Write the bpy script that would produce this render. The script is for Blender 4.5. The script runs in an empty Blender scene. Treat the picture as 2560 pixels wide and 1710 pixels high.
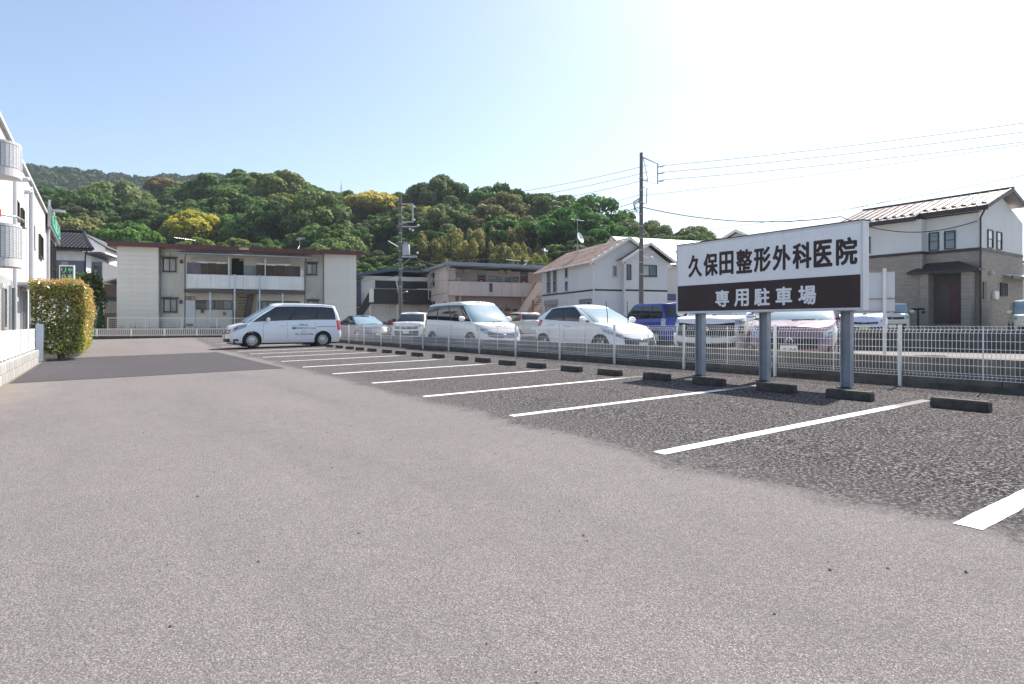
import bpy, bmesh, math, random
import numpy as np
from math import sin, cos, pi, radians, sqrt, atan2
from mathutils import Vector, Matrix, noise
R = random.Random(7)
sc = bpy.context.scene
COL = sc.collection
# ---------------------------------------------------------------- camera
cd = bpy.data.cameras.new('camera')
cam = bpy.data.objects.new('camera', cd); COL.objects.link(cam)
cam.location = (0, 0, 1.07)
cam.rotation_euler = (radians(90), 0, radians(-34.155))
cd.sensor_width = 36; cd.lens = 21.275; cd.shift_y = -0.01704
cd.clip_start = 0.05; cd.clip_end = 6000
sc.camera = cam
# ---------------------------------------------------------------- world, sun, exposure
SUN_EL, SUN_AZ = radians(52), radians(77)          # azimuth clockwise from +Y
w = bpy.data.worlds.new('World'); sc.world = w; w.use_nodes = True
nt = w.node_tree; bg = nt.nodes['Background']
sky = nt.nodes.new('ShaderNodeTexSky'); sky.sky_type = 'NISHITA'; sky.sun_disc = False
sky.sun_elevation = SUN_EL; sky.sun_rotation = SUN_AZ
sky.altitude = 0; sky.air_density = 1.0; sky.dust_density = 1.7; sky.ozone_density = 1.0
nt.links.new(sky.outputs[0], bg.inputs[0]); bg.inputs[1].default_value = 0.112
S = Vector((cos(SUN_EL)*sin(SUN_AZ), cos(SUN_EL)*cos(SUN_AZ), sin(SUN_EL)))
ld = bpy.data.lights.new('sun', 'SUN'); ld.energy = 4.8; ld.angle = radians(0.53); ld.color = (1, .945, .87)
sun = bpy.data.objects.new('sun', ld); COL.objects.link(sun); sun.location = S*60
sun.rotation_euler = S.to_track_quat('Z', 'Y').to_euler()
vs = sc.view_settings
vs.view_transform = 'Standard'; vs.look = 'None'; vs.exposure = 0.93; vs.gamma = 1; vs.use_curve_mapping = False
sc.cycles.max_bounces = 6; sc.cycles.diffuse_bounces = 3; sc.cycles.glossy_bounces = 3
sc.cycles.transparent_max_bounces = 6; sc.cycles.caustics_reflective = False; sc.cycles.caustics_refractive = False

# ---------------------------------------------------------------- materials
class NT:
    def __init__(s, name):
        s.m = bpy.data.materials.new(name); s.m.use_nodes = True
        s.t = s.m.node_tree; s.b = s.t.nodes['Principled BSDF']
    def n(s, typ, _out=0, **kw):
        nd = s.t.nodes.new('ShaderNode'+typ)
        for k, v in kw.items():
            if hasattr(nd, k) and k not in ('Scale',): setattr(nd, k, v); continue
            k = k.replace('_', ' ')
            s.put(nd.inputs[int(k[1:])] if k[0] == 'i' and k[1:].isdigit() else nd.inputs[k], v)
        return nd
    def put(s, inp, v):
        if isinstance(v, bpy.types.NodeSocket): s.t.links.new(v, inp)
        elif isinstance(v, bpy.types.Node): s.t.links.new(v.outputs[0], inp)
        else:
            if isinstance(v, (tuple, list)) and len(v) == 3 and inp.type == 'RGBA': v = (*v, 1)
            inp.default_value = v
    def co(s): return s.n('TexCoord').outputs['Object']
    def noise(s, scale, detail=3, rough=.55, vec=None, dist=0):
        return s.n('TexNoise', Vector=vec or s.co(), Scale=scale, Detail=detail, Roughness=rough, Distortion=dist).outputs[0]
    def math(s, op, a, b=0, clamp=False):
        nd = s.t.nodes.new('ShaderNodeMath'); nd.operation = op; nd.use_clamp = clamp
        s.put(nd.inputs[0], a); s.put(nd.inputs[1], b); return nd.outputs[0]
    def ramp(s, v, a, b, lo=0., hi=1.):
        nd = s.t.nodes.new('ShaderNodeMapRange'); s.put(nd.inputs[0], v)
        nd.inputs[1].default_value = a; nd.inputs[2].default_value = b; nd.inputs[3].default_value = lo; nd.inputs[4].default_value = hi
        return nd.outputs[0]
    def mix(s, f, a, b, mode='MIX'):
        nd = s.t.nodes.new('ShaderNodeMix'); nd.data_type = 'RGBA'; nd.blend_type = mode
        s.put(nd.inputs[0], f); s.put(nd.inputs[6], a); s.put(nd.inputs[7], b); return nd.outputs[2]
    def map(s, scale=(1, 1, 1), rot=(0, 0, 0), vec=None):
        return s.n('Mapping', Vector=vec or s.co(), Scale=scale, Rotation=rot).outputs[0]
    def bump(s, h, st, dist=.01):
        nd = s.n('Bump', Height=h, Strength=st, Distance=dist); s.put(s.b.inputs['Normal'], nd); return nd
    def set(s, **kw):
        for k, v in kw.items(): s.put(s.b.inputs[k.replace('_', ' ')], v)
        return s
MATS = {}
def mat(name, col=None, rough=.6, var=.12, scale=3., bump=0, bscale=60, bdist=.004, metal=0, coat=0, spec=.5, streak=0, dirt=None, rand=0):
    if name in MATS: return MATS[name]
    t = NT(name); c = col
    if var:
        f = t.ramp(t.noise(scale, 5, .6), .3, .7)
        c = t.mix(f, [x*(1-var) for x in col], [min(1, x*(1+var)) for x in col])
    if streak:
        f = t.ramp(t.noise(1.6, 4, .65, t.map((7, 7, .35))), .52, .78, 0, streak)
        c = t.mix(f, c, dirt or [x*.45 for x in col])
    if rand:
        rn = t.n('ObjectInfo').outputs['Random']
        hv = t.n('HueSaturation', Color=c, Value=t.ramp(rn, 0, 1, 1-rand, 1+rand)); c = hv.outputs[0]
    t.set(Base_Color=c, Roughness=rough, Metallic=metal, Coat_Weight=coat, Coat_Roughness=.04, Specular_IOR_Level=spec)
    if var and not coat: t.put(t.b.inputs['Roughness'], t.ramp(t.noise(scale*2.3, 3), .3, .7, max(.02, rough-.12), min(1, rough+.12)))
    if bump: t.bump(t.noise(bscale, 4, .6), bump, bdist)
    MATS[name] = t.m; return t.m

# ---------------------------------------------------------------- mesh helpers
class MB:
    def __init__(s): s.v = []; s.f = []
    def add(s, vs, fs):
        o = len(s.v); s.v += [tuple(p) for p in vs]; s.f += [[i+o for i in f] for f in fs]; return s
    def box(s, x0, x1, y0, y1, z0, z1):
        return s.add([(x, y, z) for z in (z0, z1) for y in (y0, y1) for x in (x0, x1)],
                     [(0, 2, 3, 1), (4, 5, 7, 6), (0, 1, 5, 4), (2, 6, 7, 3), (0, 4, 6, 2), (1, 3, 7, 5)])
    def ext(s, poly, vec):
        n = len(poly); vec = Vector(vec)
        vs = [Vector(p) for p in poly]; vs = vs+[p+vec for p in vs]
        return s.add(vs, [list(range(n))[::-1], list(range(n, 2*n))]+[(i, (i+1) % n, (i+1) % n+n, i+n) for i in range(n)])
    def tube(s, pts, r, n=6, caps=True):
        pts = [Vector(p) for p in pts]; rs = r if isinstance(r, (list, tuple)) else [r]*len(pts)
        o = len(s.v); up = None
        for i, p in enumerate(pts):
            d = (pts[min(i+1, len(pts)-1)]-pts[max(i-1, 0)]).normalized()
            if up is None: up = Vector((0, 0, 1)) if abs(d.z) < .9 else Vector((1, 0, 0))
            a = d.cross(up).normalized(); b = a.cross(d); up = b
            s.v += [tuple(p+(a*cos(2*pi*k/n)+b*sin(2*pi*k/n))*rs[i]) for k in range(n)]
        for i in range(len(pts)-1):
            for k in range(n):
                s.f.append([o+i*n+k, o+i*n+(k+1) % n, o+(i+1)*n+(k+1) % n, o+(i+1)*n+k])
        if caps: s.f.append([o+k for k in range(n)][::-1]); s.f.append([o+(len(pts)-1)*n+k for k in range(n)])
        return s
    def lathe(s, prof, n=20, M=None, close=False, caps=True):
        M = M or Matrix(); o = len(s.v)
        for (r, z) in prof: s.v += [tuple(M @ Vector((r*cos(2*pi*k/n), r*sin(2*pi*k/n), z))) for k in range(n)]
        m = len(prof)
        for i in range(m if close else m-1):
            for k in range(n):
                s.f.append([o+i*n+k, o+i*n+(k+1) % n, o+(i+1) % m*n+(k+1) % n, o+(i+1) % m*n+k])
        if not close and caps: s.f.append([o+k for k in range(n)][::-1]); s.f.append([o+(m-1)*n+k for k in range(n)])
        return s
    def grid(s, fn, nu, nv):
        o = len(s.v)
        s.v += [tuple(fn(i/nu, j/nv)) for j in range(nv+1) for i in range(nu+1)]
        for j in range(nv):
            for i in range(nu):
                a = o+j*(nu+1)+i; s.f.append([a, a+1, a+nu+2, a+nu+1])
        return s
    def xf(s, M): s.v = [tuple(M @ Vector(p)) for p in s.v]; return s
    def mesh(s, name, bevel=0, merge=0, fix=True, smooth=0):
        me = bpy.data.meshes.new(name); me.from_pydata(s.v, [], s.f)
        if bevel or merge or fix:
            bm = bmesh.new(); bm.from_mesh(me)
            if merge: bmesh.ops.remove_doubles(bm, verts=bm.verts, dist=merge)
            if fix: bmesh.ops.recalc_face_normals(bm, faces=bm.faces)
            if bevel: bmesh.ops.bevel(bm, geom=[e for e in bm.edges if e.calc_face_angle(0) > .6], offset=bevel, segments=2, affect='EDGES')
            bm.to_mesh(me); bm.free()
        if smooth:
            me.polygons.foreach_set('use_smooth', [True]*len(me.polygons))
            me.set_sharp_from_angle(angle=radians(smooth))
        return me
    def build(s, name, m, parent=None, M=None, **kw): return obj(name, s.mesh(name, **kw), m, parent, M)

def obj(name, me, m=None, parent=None, M=None):
    o = bpy.data.objects.new(name, me); COL.objects.link(o)
    if m is not None and me is not None and not me.materials: me.materials.append(m)
    if parent is not None: o.parent = parent
    if M is not None: o.matrix_local = M
    return o
def tag(o, label=None, cat=None, group=None, kind=None):
    for k, v in (('label', label), ('category', cat), ('group', group), ('kind', kind)):
        if v: o[k] = v
    return o
def thing(name, label, cat, loc=(0, 0, 0), rz=0, group=None):
    o = bpy.data.objects.new(name, None); COL.objects.link(o); o.empty_display_size = .2
    o.location = loc; o.rotation_euler = (0, 0, rz); return tag(o, label, cat, group)
def copy_tree(o, parent=None):
    c = o.copy(); COL.objects.link(c); c.parent = parent
    for ch in list(o.children): copy_tree(ch, c)
    return c
def T(x=0, y=0, z=0, rz=0, rx=0, ry=0):
    return Matrix.Translation((x, y, z)) @ Matrix.Rotation(rz, 4, 'Z') @ Matrix.Rotation(ry, 4, 'Y') @ Matrix.Rotation(rx, 4, 'X')
def B(x0, x1, y0, y1, z0, z1): return MB().box(x0, x1, y0, y1, z0, z1)
def lut(tab, x):
    if x <= tab[0][0]: return tab[0][1]
    for (a, p), (b, q) in zip(tab, tab[1:]):
        if x <= b: return p+(q-p)*(x-a)/(b-a)
    return tab[-1][1]
def smooth(a, b, x): t = min(1, max(0, (x-a)/(b-a))); return t*t*(3-2*t)
def text(body, width, height, M, m, name, parent, bold=.0, depth=.003):
    cu = bpy.data.curves.new('glyphs', 'FONT'); cu.body = body; cu.size = 1; cu.extrude = .001; cu.resolution_u = 3
    o = bpy.data.objects.new('glyphs', cu); COL.objects.link(o)
    bpy.context.view_layer.update()
    me = bpy.data.meshes.new_from_object(o.evaluated_get(bpy.context.evaluated_depsgraph_get())); bpy.data.objects.remove(o)
    a = np.empty(len(me.vertices)*3, 'f'); me.vertices.foreach_get('co', a); a = a.reshape(-1, 3)
    fs = [list(p.vertices) for p in me.polygons]
    lo, hi = a.min(0), a.max(0); k = bold*1.0
    a[:, 0] = k*.5+(a[:, 0]-lo[0])/(hi[0]-lo[0])*(width-k*width*0); a[:, 1] = (a[:, 1]-lo[1])/(hi[1]-lo[1])*height
    a[:, 2] = (a[:, 2]-lo[2])/(hi[2]-lo[2])*depth
    bw = bold*.5*height; V = []; F = []
    for i, (dx, dy) in enumerate([(0, 0)]+([(1, 0), (-1, 0), (0, 1), (0, -1), (.7, .7), (-.7, .7), (.7, -.7), (-.7, -.7)] if bold else [])):
        b = a.copy(); b[:, 0] += dx*bw; b[:, 1] += dy*bw; b[:, 2] += (b[:, 2] > depth*.5)*(.00025*i); n0 = len(V)
        V += b.tolist(); F += [[v+n0 for v in f] for f in fs]
    bpy.data.meshes.remove(me); me = bpy.data.meshes.new(name); me.from_pydata(V, [], F)
    return obj(name, me, m, parent, M)
def gz(X, Y):                                          # height of the paved ground
    if X < 9.9: return .0174*X+.2*smooth(27, 38, Y)*smooth(12, 4, X)+.03*smooth(27, 38, Y)
    return .17+.02*max(0, X-15)*smooth(11, 17, Y)
# ================================================================ the ground and paving
def asphalt(name, base, speck, rgh, coarse, zones=False, stain=.28):
    t = NT(name); p = t.co()
    vor = t.n('TexVoronoi', Vector=p, Scale=coarse, Randomness=1.0)
    cell = t.n('SeparateColor', Color=vor.outputs['Color']).outputs[0]
    vor2 = t.n('TexVoronoi', Vector=p, Scale=coarse*3.4, Randomness=1.0)
    cell2 = t.n('SeparateColor', Color=vor2.outputs['Color']).outputs[0]
    fine = t.noise(coarse*2.2, 4, .75, p)
    big = t.noise(.45, 5, .6, p); mid = t.noise(5, 4, .6, p)
    def surf(b, s, cell=cell):
        c = t.mix(t.ramp(cell, 0, 1), [x*(1-s) for x in b], [x*(1+s) for x in b])
        c = t.mix(t.math('MULTIPLY', t.ramp(cell, .80, .9), .8*s, True), c, [x*3.4 for x in b])
        c = t.mix(t.ramp(fine, .34, .52, .85*s, 0), c, [x*.3 for x in b])
        return t.mix(t.ramp(big, .3, .7, 0, stain), c, [x*.74 for x in b])
    if zones:
        x = t.n('SeparateXYZ', Vector=p); X = x.outputs[0]; Y = x.outputs[1]
        wob = t.math('ADD', t.math('MULTIPLY', t.noise(.55, 4, .6, p), .9), t.math('MULTIPLY', t.noise(3.5, 3, .6, p), .3))
        fade = t.ramp(t.math('SUBTRACT', t.math('ADD', X, wob), t.ramp(Y, 3, 40, .0, .8)), 3.85, 4.3)
        grit = t.noise(26, 3, .7, p)
        fade = t.ramp(t.math('ADD', fade, t.math('MULTIPLY', t.math('SUBTRACT', grit, .5), .9)), .25, .75)
        drive = surf((.175, .160, .156), .5, cell2)
        stall = surf((.125, .114, .112), .95)
        stall = t.mix(t.ramp(vor.outputs['Distance'], .30, .62, 0, .8), stall, (.016, .015, .015))  # crevices coloured dark: bitumen, with the aggregate's self-shadow painted in
        agg = t.noise(42, 4, .8, p); agg2 = t.noise(95, 2, .6, p)
        stall = t.mix(t.ramp(agg, .42, .53, .96, 0), stall, (.014, .0135, .014)); stall = t.mix(t.ramp(agg, .52, .63, 0, .88), stall, (.40, .365, .365)); stall = t.mix(t.ramp(agg2, .58, .72, 0, .5), stall, (.28, .235, .24))
        dust = t.math('ADD', t.ramp(t.math('ADD', t.math('ADD', X, wob), t.math('MULTIPLY', grit, .7)), 4.1, 5.3, .55, 0), t.math('MULTIPLY', t.ramp(t.noise(.9, 5, .65, t.map((1, .45, 1))), .54, .68, 0, .5), t.ramp(X, 3.6, 6.2, 1, .1)))
        stall = t.mix(dust, stall, (.15, .137, .135))
        far = t.ramp(Y, 10, 30, 0, .45)
        stall = t.mix(far, stall, (.15, .14, .137))
        trk = t.noise(1.1, 5, .62, t.map((1, .16, 1))); drive = t.mix(t.ramp(trk, .34, .5, .30, 0), drive, (.115, .106, .105)); drive = t.mix(t.ramp(trk, .54, .7, 0, .22), drive, (.235, .215, .208)); drive = t.mix(t.ramp(t.noise(2.6, 4, .7, p), .66, .74, 0, .35), drive, (.10, .094, .092))
        c = t.mix(fade, drive, stall)
        c = t.mix(t.ramp(mid, .3, .7, 0, .16), c, (.09, .085, .083)); c = t.mix(t.ramp(t.noise(14, 3, .6, p), .5, .75, 0, .10), c, (.23, .22, .215))
        soil = t.ramp(t.math('ADD', X, t.math('MULTIPLY', t.noise(2, 4, .65, p), 1.6)), -.55, .0, .5, 0)
        c = t.mix(soil, c, (.23, .195, .155))
    else: c = surf(base, speck)
    t.set(Base_Color=c, Roughness=.97, Specular_IOR_Level=.06)
    h = t.math('ADD', t.math('MULTIPLY', vor.outputs['Distance'], -1.), t.math('MULTIPLY', fine, .6))
    if zones: h = t.math('ADD', h, t.math('MULTIPLY', agg, 1.2))
    st = t.ramp(fade, 0, 1, .4, 1.0) if zones else .4
    b = t.bump(h, .4, .009); t.put(b.inputs['Strength'], st)
    return t.m
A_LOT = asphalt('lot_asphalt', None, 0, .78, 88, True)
A_NB = asphalt('neighbour_asphalt', (.24, .215, .2), .35, .85, 60)
A_PATCH = asphalt('patch_asphalt', (.082, .077, .082), .2, .8, 120, stain=.35)
EARTH = mat('earth', (.19, .17, .13), .95, .35, .3, .5, 8, .05)
def sheet(name, x0, x1, y0, y1, nx, ny, fn, m, dz=0):
    return tag(MB().grid(lambda u, v: (x0+u*(x1-x0), y0+v*(y1-y0), fn(x0+u*(x1-x0), y0+v*(y1-y0))+dz), nx, ny).build(name, m, fix=False, smooth=60), kind='structure')
sheet('ground', -3000, 3000, -3000, 3000, 4, 4, lambda x, y: -.35, EARTH)
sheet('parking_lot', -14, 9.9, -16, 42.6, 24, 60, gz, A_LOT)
sheet('neighbouring_lot', 9.9, 62, -16, 66, 53, 84, gz, A_NB, -.012)
sheet('asphalt_patch', -1.42, 3.5, 14.5, 24.3, 10, 20, gz, A_PATCH, .005)

# painted bay lines
def paint(name, wear):
    t = NT(name); p = t.co()
    n1 = t.noise(38, 5, .75, p); X = t.n('SeparateXYZ', Vector=p).outputs[0]
    fadeX = t.ramp(X, 7.2, 7.75, 0, .30)
    a = t.ramp(t.math('SUBTRACT', n1, fadeX), .35-wear*.1, .45-wear*.1)
    c = t.mix(t.ramp(t.noise(9, 4), .35, .7), (.80, .80, .79), (.60, .58, .56))
    c = t.mix(a, (.11, .103, .1), c); t.set(Base_Color=c, Roughness=.7)
    t.bump(n1, .3, .004); return t.m
PAINT = paint('white_line_paint', .3)
LINES = [1.22, 3.27, 5.5, 7.67, 9.9, 12.2, 14.52, 17.05, 19.5, 21.9, 24.3, 26.7, 29.1, 31.5, 33.9, 36.3]
for k, y in enumerate(LINES):
    xa = 3.55+.028*y+R.uniform(-.05, .05); hw = .062
    def edge(u, v, y=y, xa=xa):
        X = xa+(8.35-xa)*u; jag = (noise.noise((X*9, y*3, v*7))*.006 if v in (0, 1) else 0)
        return (X+(.0 if u else noise.noise((v*9, y, 1))*.02), y+(v-.5)*2*hw+jag, gz(X, y)+.0035)
    tag(MB().grid(edge, 60, 2).build('parking_line', PAINT, fix=False), kind='structure')
# the neighbouring lot's bay lines run askew to ours
D1 = Vector((.912, .41, 0)); D2 = Vector((.41, -.912, 0)); A1 = atan2(D1.y, D1.x)
for q in (-7.2, -4.75, -2.3, .15, 2.6, 5.1):
    o = Vector((11.6, 8.25, .166))+D2*q-D1*.6
    tag(MB().grid(lambda u, v: o+D1*(u*6.4)+D2*(v-.5)*.13, 12, 1).build('parking_line', PAINT, fix=False), kind='structure')

# concrete wheel stops, two to a bay
CONC_D = mat('old_dark_concrete', (.075, .068, .058), .92, .4, 9, .6, 90, .006, streak=.6, dirt=(.03, .03, .028))
stop_me = MB().ext([(-.075, -.275, 0), (.075, -.275, 0), (.06, -.275, .115), (-.06, -.275, .115)], (0, .55, 0)).mesh('wheel_stop', bevel=.012)
stop_me.materials.append(CONC_D)
def wheel_stop(x, y, z, rz, label, group):
    tag(obj('wheel_stop', stop_me, None, None, T(x, y, z, rz)), label, 'wheel stop', group)
for k in range(len(LINES)-1):
    a, d = LINES[k], LINES[k+1]-LINES[k]
    for j, f in enumerate((.27, .75)):
        if k == 0 and j == 0: f = .2
        y = a+d*f+R.uniform(-.05, .05); x = 7.79+R.uniform(-.05, .05)
        wheel_stop(x, y, gz(x, y)-.004, R.uniform(-.03, .03), ('dark concrete wheel stop in front of the posts of the parking sign' if 3.6 < y < 7.4 else 'dark concrete wheel stop close behind the lettered silver minivan' if 25.5 < y < 28.5 else 'dark weathered concrete wheel stop along the mesh fence, clear of the sign and the minivan'), 'wheel stops along the mesh fence')
CONC_L = mat('pale_concrete', (.33, .31, .28), .9, .25, 6, .4, 60, .005, streak=.35)
for q, s in ((-4.3, 4.6), (-2.9, 4.55), (-1.5, 4.6), (-.1, 4.5), (1.3, 4.6), (2.8, 4.5)):
    p = Vector((12.5, 7.6, .158))+D2*q+D1*s
    o = obj('wheel_stop', stop_me.copy(), None, None, T(p.x, p.y, p.z, A1)); o.data.materials.clear(); o.data.materials.append(CONC_L); o.scale = (1, 1.25, 1.1)
    tag(o, 'pale concrete wheel stop at the foot of the retaining wall beyond the fence', 'wheel stop', 'wheel stops in the neighbouring lot')

# loose stones
mb = MB()
for i in range(260):
    x, y = R.uniform(-1.2, 6.5), R.uniform(.8, 11)**1.0; r = R.uniform(.003, .011)
    vs = [(x+r*R.uniform(.6, 1.2)*a, y+r*R.uniform(.6, 1.2)*b, gz(x, y)+r*c) for a, b, c in ((1, 0, .2), (-1, 0, .3), (0, 1, .2), (0, -1, .3), (.1, .1, .9))]
    mb.add(vs, [(0, 2, 4), (2, 1, 4), (1, 3, 4), (3, 0, 4)])
tag(mb.build('loose_gravel', mat('gravel', (.10, .085, .075), .9, .5, 30)), 'scattered loose gravel on the pale driveway', 'gravel', kind='stuff')
# fallen leaves along the fence foot
mb = MB()
for i in range(90):
    x, y = (R.uniform(9.0, 9.68), R.uniform(2, 20)) if i % 3 else (R.uniform(4, 9), R.uniform(2, 9)); a = R.uniform(0, 6.3); r = R.uniform(.012, .03); z = gz(x, y)+.009
    mb.add([(x+r*cos(a), y+r*sin(a), z), (x-r*.5*sin(a), y+r*.5*cos(a), z+R.uniform(0, .01)), (x-r*cos(a), y-r*sin(a), z), (x+r*.5*sin(a), y-r*.5*cos(a), z+R.uniform(0, .012))], [(0, 1, 2, 3)])
tag(mb.build('fallen_leaves', mat('dry_leaf', (.28, .13, .06), .8, .5, 20), fix=False), 'dry fallen leaves on the asphalt', 'leaves', kind='stuff')

# ================================================================ boundary wall and mesh fence
WALLC = mat('wall_concrete', (.135, .122, .108), .9, .35, 1.6, .5, 30, .01, streak=.75, dirt=(.045, .042, .038))
bw = thing('boundary_wall', 'low dark stained concrete wall right behind the white mesh fence', 'wall', (9.98, 0, 0))
B(-.07, .07, -14, 42, -.3, .6).build('wall_face', WALLC, bw)
B(-.19, -.0705, -14, 42, -.3, .235).build('footing', mat('footing_concrete', (.10, .093, .083), .95, .4, 2.5, .6, 25, .012, streak=.8, dirt=(.03, .028, .026)), bw, bevel=.015)
for y in range(-12, 42, 3): B(-.073, -.066, y-.006, y+.006, -.05, .6).build('joint', mat('joint_dark', (.04, .038, .035), .95, 0), bw)
FW = mat('fence_white', (.82, .82, .80), .45, .06, 4, streak=.15, dirt=(.42, .33, .26))
GALV = mat('galvanised', (.42, .43, .44), .45, .15, 5, metal=.6)
fence = thing('mesh_fence', 'long white welded wire mesh fence beside the parking bays', 'fence', (9.76, 4.17, 0))
mb = MB(); q = .0024
xs = [(1.045, 0), (1.0, .045), (.955, 0), (.40, 0), (.365, .04), (.325, 0)]
for i in range(39):
    y = .05+i*.05
    for (z1, x1), (z0, x0) in zip(xs, xs[1:]):
        mb.add([(x0-q, y-q, z0), (x0+q, y-q, z0), (x0+q, y+q, z0), (x0-q, y+q, z0), (x1-q, y-q, z1), (x1+q, y-q, z1), (x1+q, y+q, z1), (x1-q, y+q, z1)],
               [(0, 4, 7, 3), (1, 2, 6, 5), (0, 1, 5, 4), (3, 7, 6, 2)])
for z, x in xs+[(.845, 0), (.735, 0), (.62, 0), (.51, 0)]: mb.box(x-.0035, x+.0035, .03, 1.97, z-.0035, z+.0035)
panel_me = mb.mesh('wire_panel', fix=False)
post_me = MB().box(-.024, .024, -.019, .019, .16, 1.07).box(-.028, -.0245, -.012, .012, .93, .96).box(-.028, -.0245, -.012, .012, .42, .45).mesh('post', bevel=.004)
for k in range(-4, 18):
    obj('post', post_me, FW, fence, T(-.02, 2*k, 0))
    if k < 17: obj('wire_panel', panel_me, FW, fence, T(.008, 2*k, 0))
    if k % 1 == 0 and k < 17: B(-.0, .012, .985+2*k, 1.0+2*k, .33, 1.04).build('clip_bar', FW, fence)

# ================================================================ the clinic's sign
sg = thing('parking_sign', 'wide white and brown hospital parking sign on three steel posts', 'sign', (8.9, 5.9, .155))
SW = mat('sign_white', (.90, .90, .91), .32, .04, 2, streak=.08); SBr = mat('sign_brown', (.062, .042, .042), .42, .12, 2, spec=.2)
ALU = mat('sign_aluminium', (.72, .72, .72), .4, .06, 4, streak=.2, dirt=(.3, .22, .16)); STEEL = mat('post_steel', (.33, .36, .40), .55, .18, 5, .15, 40, streak=.45, dirt=(.36, .27, .2))
y0, y1 = -1.66, 1.66; zb, zt = 1.12, 2.375; zm = 1.62
B(-.09, .06, y0+.02, y1-.02, zb+.02, zt-.02).build('sign_box', ALU, sg)
fr = MB(); fx = (-.104, .07)
fr.box(*fx, y0, y1, zt-.035, zt).box(*fx, y0, y1, zb, zb+.035).box(*fx, y0, y0+.035, zb+.035, zt-.035).box(*fx, y1-.035, y1, zb+.035, zt-.035)
fr.build('frame', ALU, sg, bevel=.004)
B(-.112, .078, y0-.006, y1+.006, zt+.001, zt+.014).build('top_cap', mat('cap_black', (.03, .03, .033), .5), sg)
B(-.098, -.0905, y0+.0355, y1-.0355, zm+.002, zt-.0355).build('upper_panel', SW, sg)
B(-.098, -.0905, y0+.0355, y1-.0355, zb+.0355, zm).build('lower_panel', SBr, sg)
SM = Matrix(((0, 0, -1, 0), (-1, 0, 0, 0), (0, 1, 0, 0), (0, 0, 0, 1)))
def on_sign(x, y, z): return Matrix.Translation((x, y, z)) @ SM
CH = '久保田整形外科医院'; ya, yb = 1.40, -1.55; cw = (ya-yb)/(9+8*.16)
for i, ch in enumerate(CH): text(ch, cw*(.97 if ch not in '田医' else .9), .375, on_sign(-.0985, ya-i*cw*1.16, 1.775), SBr, 'sign_letter', sg, .062)
CH = '専用駐車場'; ya, yb = .82, -.95; cw = .262; st = (ya-yb-cw)/4
for i, ch in enumerate(CH): text(ch, cw, .272, on_sign(-.0985, ya-i*st, 1.225), SW, 'sign_letter', sg, .062)
for y in (1.22, -.06, -1.37):
    p = MB(); h = .068
    p.box(-h, h, -h, -h+.009, -.2, zb).box(-h, h, h-.009, h, -.2, zb).box(-.004, .004, -h+.009, h-.009, -.2, zb)
    p.xf(T(.04, y, 0, radians(8))); p.build('post', STEEL, sg)
    B(-.10, .12, y-.1, y+.1, zb-.012, zb-.001).build('head_plate', STEEL, sg)
    B(-.06, .14, y-.11, y+.11, -.02, .012).build('base_plate', CONC_D, sg)

# the back of another sign in the neighbouring lot
s2 = thing('notice_board', 'blank white back of a notice board on a white post beyond the mesh fence', 'sign', (16.1, 7.25, .14), radians(25))
B(-.02, .0, -.22, 1.6, 1.24, 2.26).build('board', mat('board_back', (.66, .68, .70), .5, .06, 2, streak=.15), s2)
for z in (1.245, 1.57, 2.245): B(-.045, -.0205, -.22, 1.6, z-.014, z+.014).build('rail', mat('rusty_rail', (.42, .30, .22), .8, .4, 30), s2)
B(-.11, -.0455, -.045, .035, -.2, 2.32).build('post', FW, s2, bevel=.006)
# ================================================================ retaining wall and upper terrace beyond the neighbouring lot
rw = Vector((21.9, 11.7, 0)); RT = T(rw.x, rw.y, 0, A1)
tr = MB().box(.15, 60, -30, 34, -.3, .55).build('terrace', asphalt('terrace_asphalt', (.19, .18, .17), .3, .85, 40), None, RT); tag(tr, kind='structure')
rt = thing('retaining_wall', 'dark grey concrete retaining wall at the back of the neighbouring lot', 'wall', (rw.x, rw.y, 0), A1)
B(0, .149, -30, 4.2, -.3, .86).build('wall_face', mat('dark_wall', (.085, .08, .078), .9, .3, 1.2, .4, 20, .01, streak=.6, dirt=(.035, .033, .032)), rt)
B(-.02, .17, -30, 4.2, .861, .9).build('coping', mat('coping', (.22, .21, .2), .9, .2), rt)
# ================================================================ clinic forecourt wall with white slatted screen (left edge)
lw = thing('block_wall', 'grey concrete block wall under a white screen fence beside the driveway', 'wall', (-1.58, 0, 0))
BLK = mat('concrete_block', (.36, .345, .32), .9, .2, 3, .5, 70, .006, streak=.6, dirt=(.17, .15, .13), rand=.10)
blk = B(-.1, .1, .004, .392, .003, .187).mesh('block', bevel=.006)
B(-.085, .085, 11, 21.95, -.3, .33).build('mortar', mat('mortar', (.27, .255, .235), .95, .2), lw)
for r_ in range(2):
    for k in range(28):
        y = 11.0+k*.4-(.2 if r_ else 0)
        if y+.4 < 22.05: obj('block', blk, BLK, lw, T(0, y, -.035+r_*.19))
SCR = mat('screen_white', (.74, .76, .77), .4, .05, 3, streak=.12)
sf = thing('screen_fence', 'white solid panel screen fence on the concrete block wall', 'fence', (-1.58, 0, .35))
for k in range(6):
    y = 10.9+k*1.83
    B(-.02, .02, y, y+.07, -.05, .62).build('post', SCR, sf, bevel=.004)
    B(-.016, .016, y+.075, y+1.82, .565, .6).build('rail', SCR, sf); B(-.016, .016, y+.075, y+1.82, .04, .075).build('rail', SCR, sf)
    for j in range(16): B(-.008, .008, y+.08+j*.1085, y+.08+j*.1085+.105, .0755, .5645).build('slat', SCR, sf)
    for j in range(3): B(-.03, .03, y+.3+j*.55, y+.38+j*.55, -.02, .0395).build('foot', SCR, sf)
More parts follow.
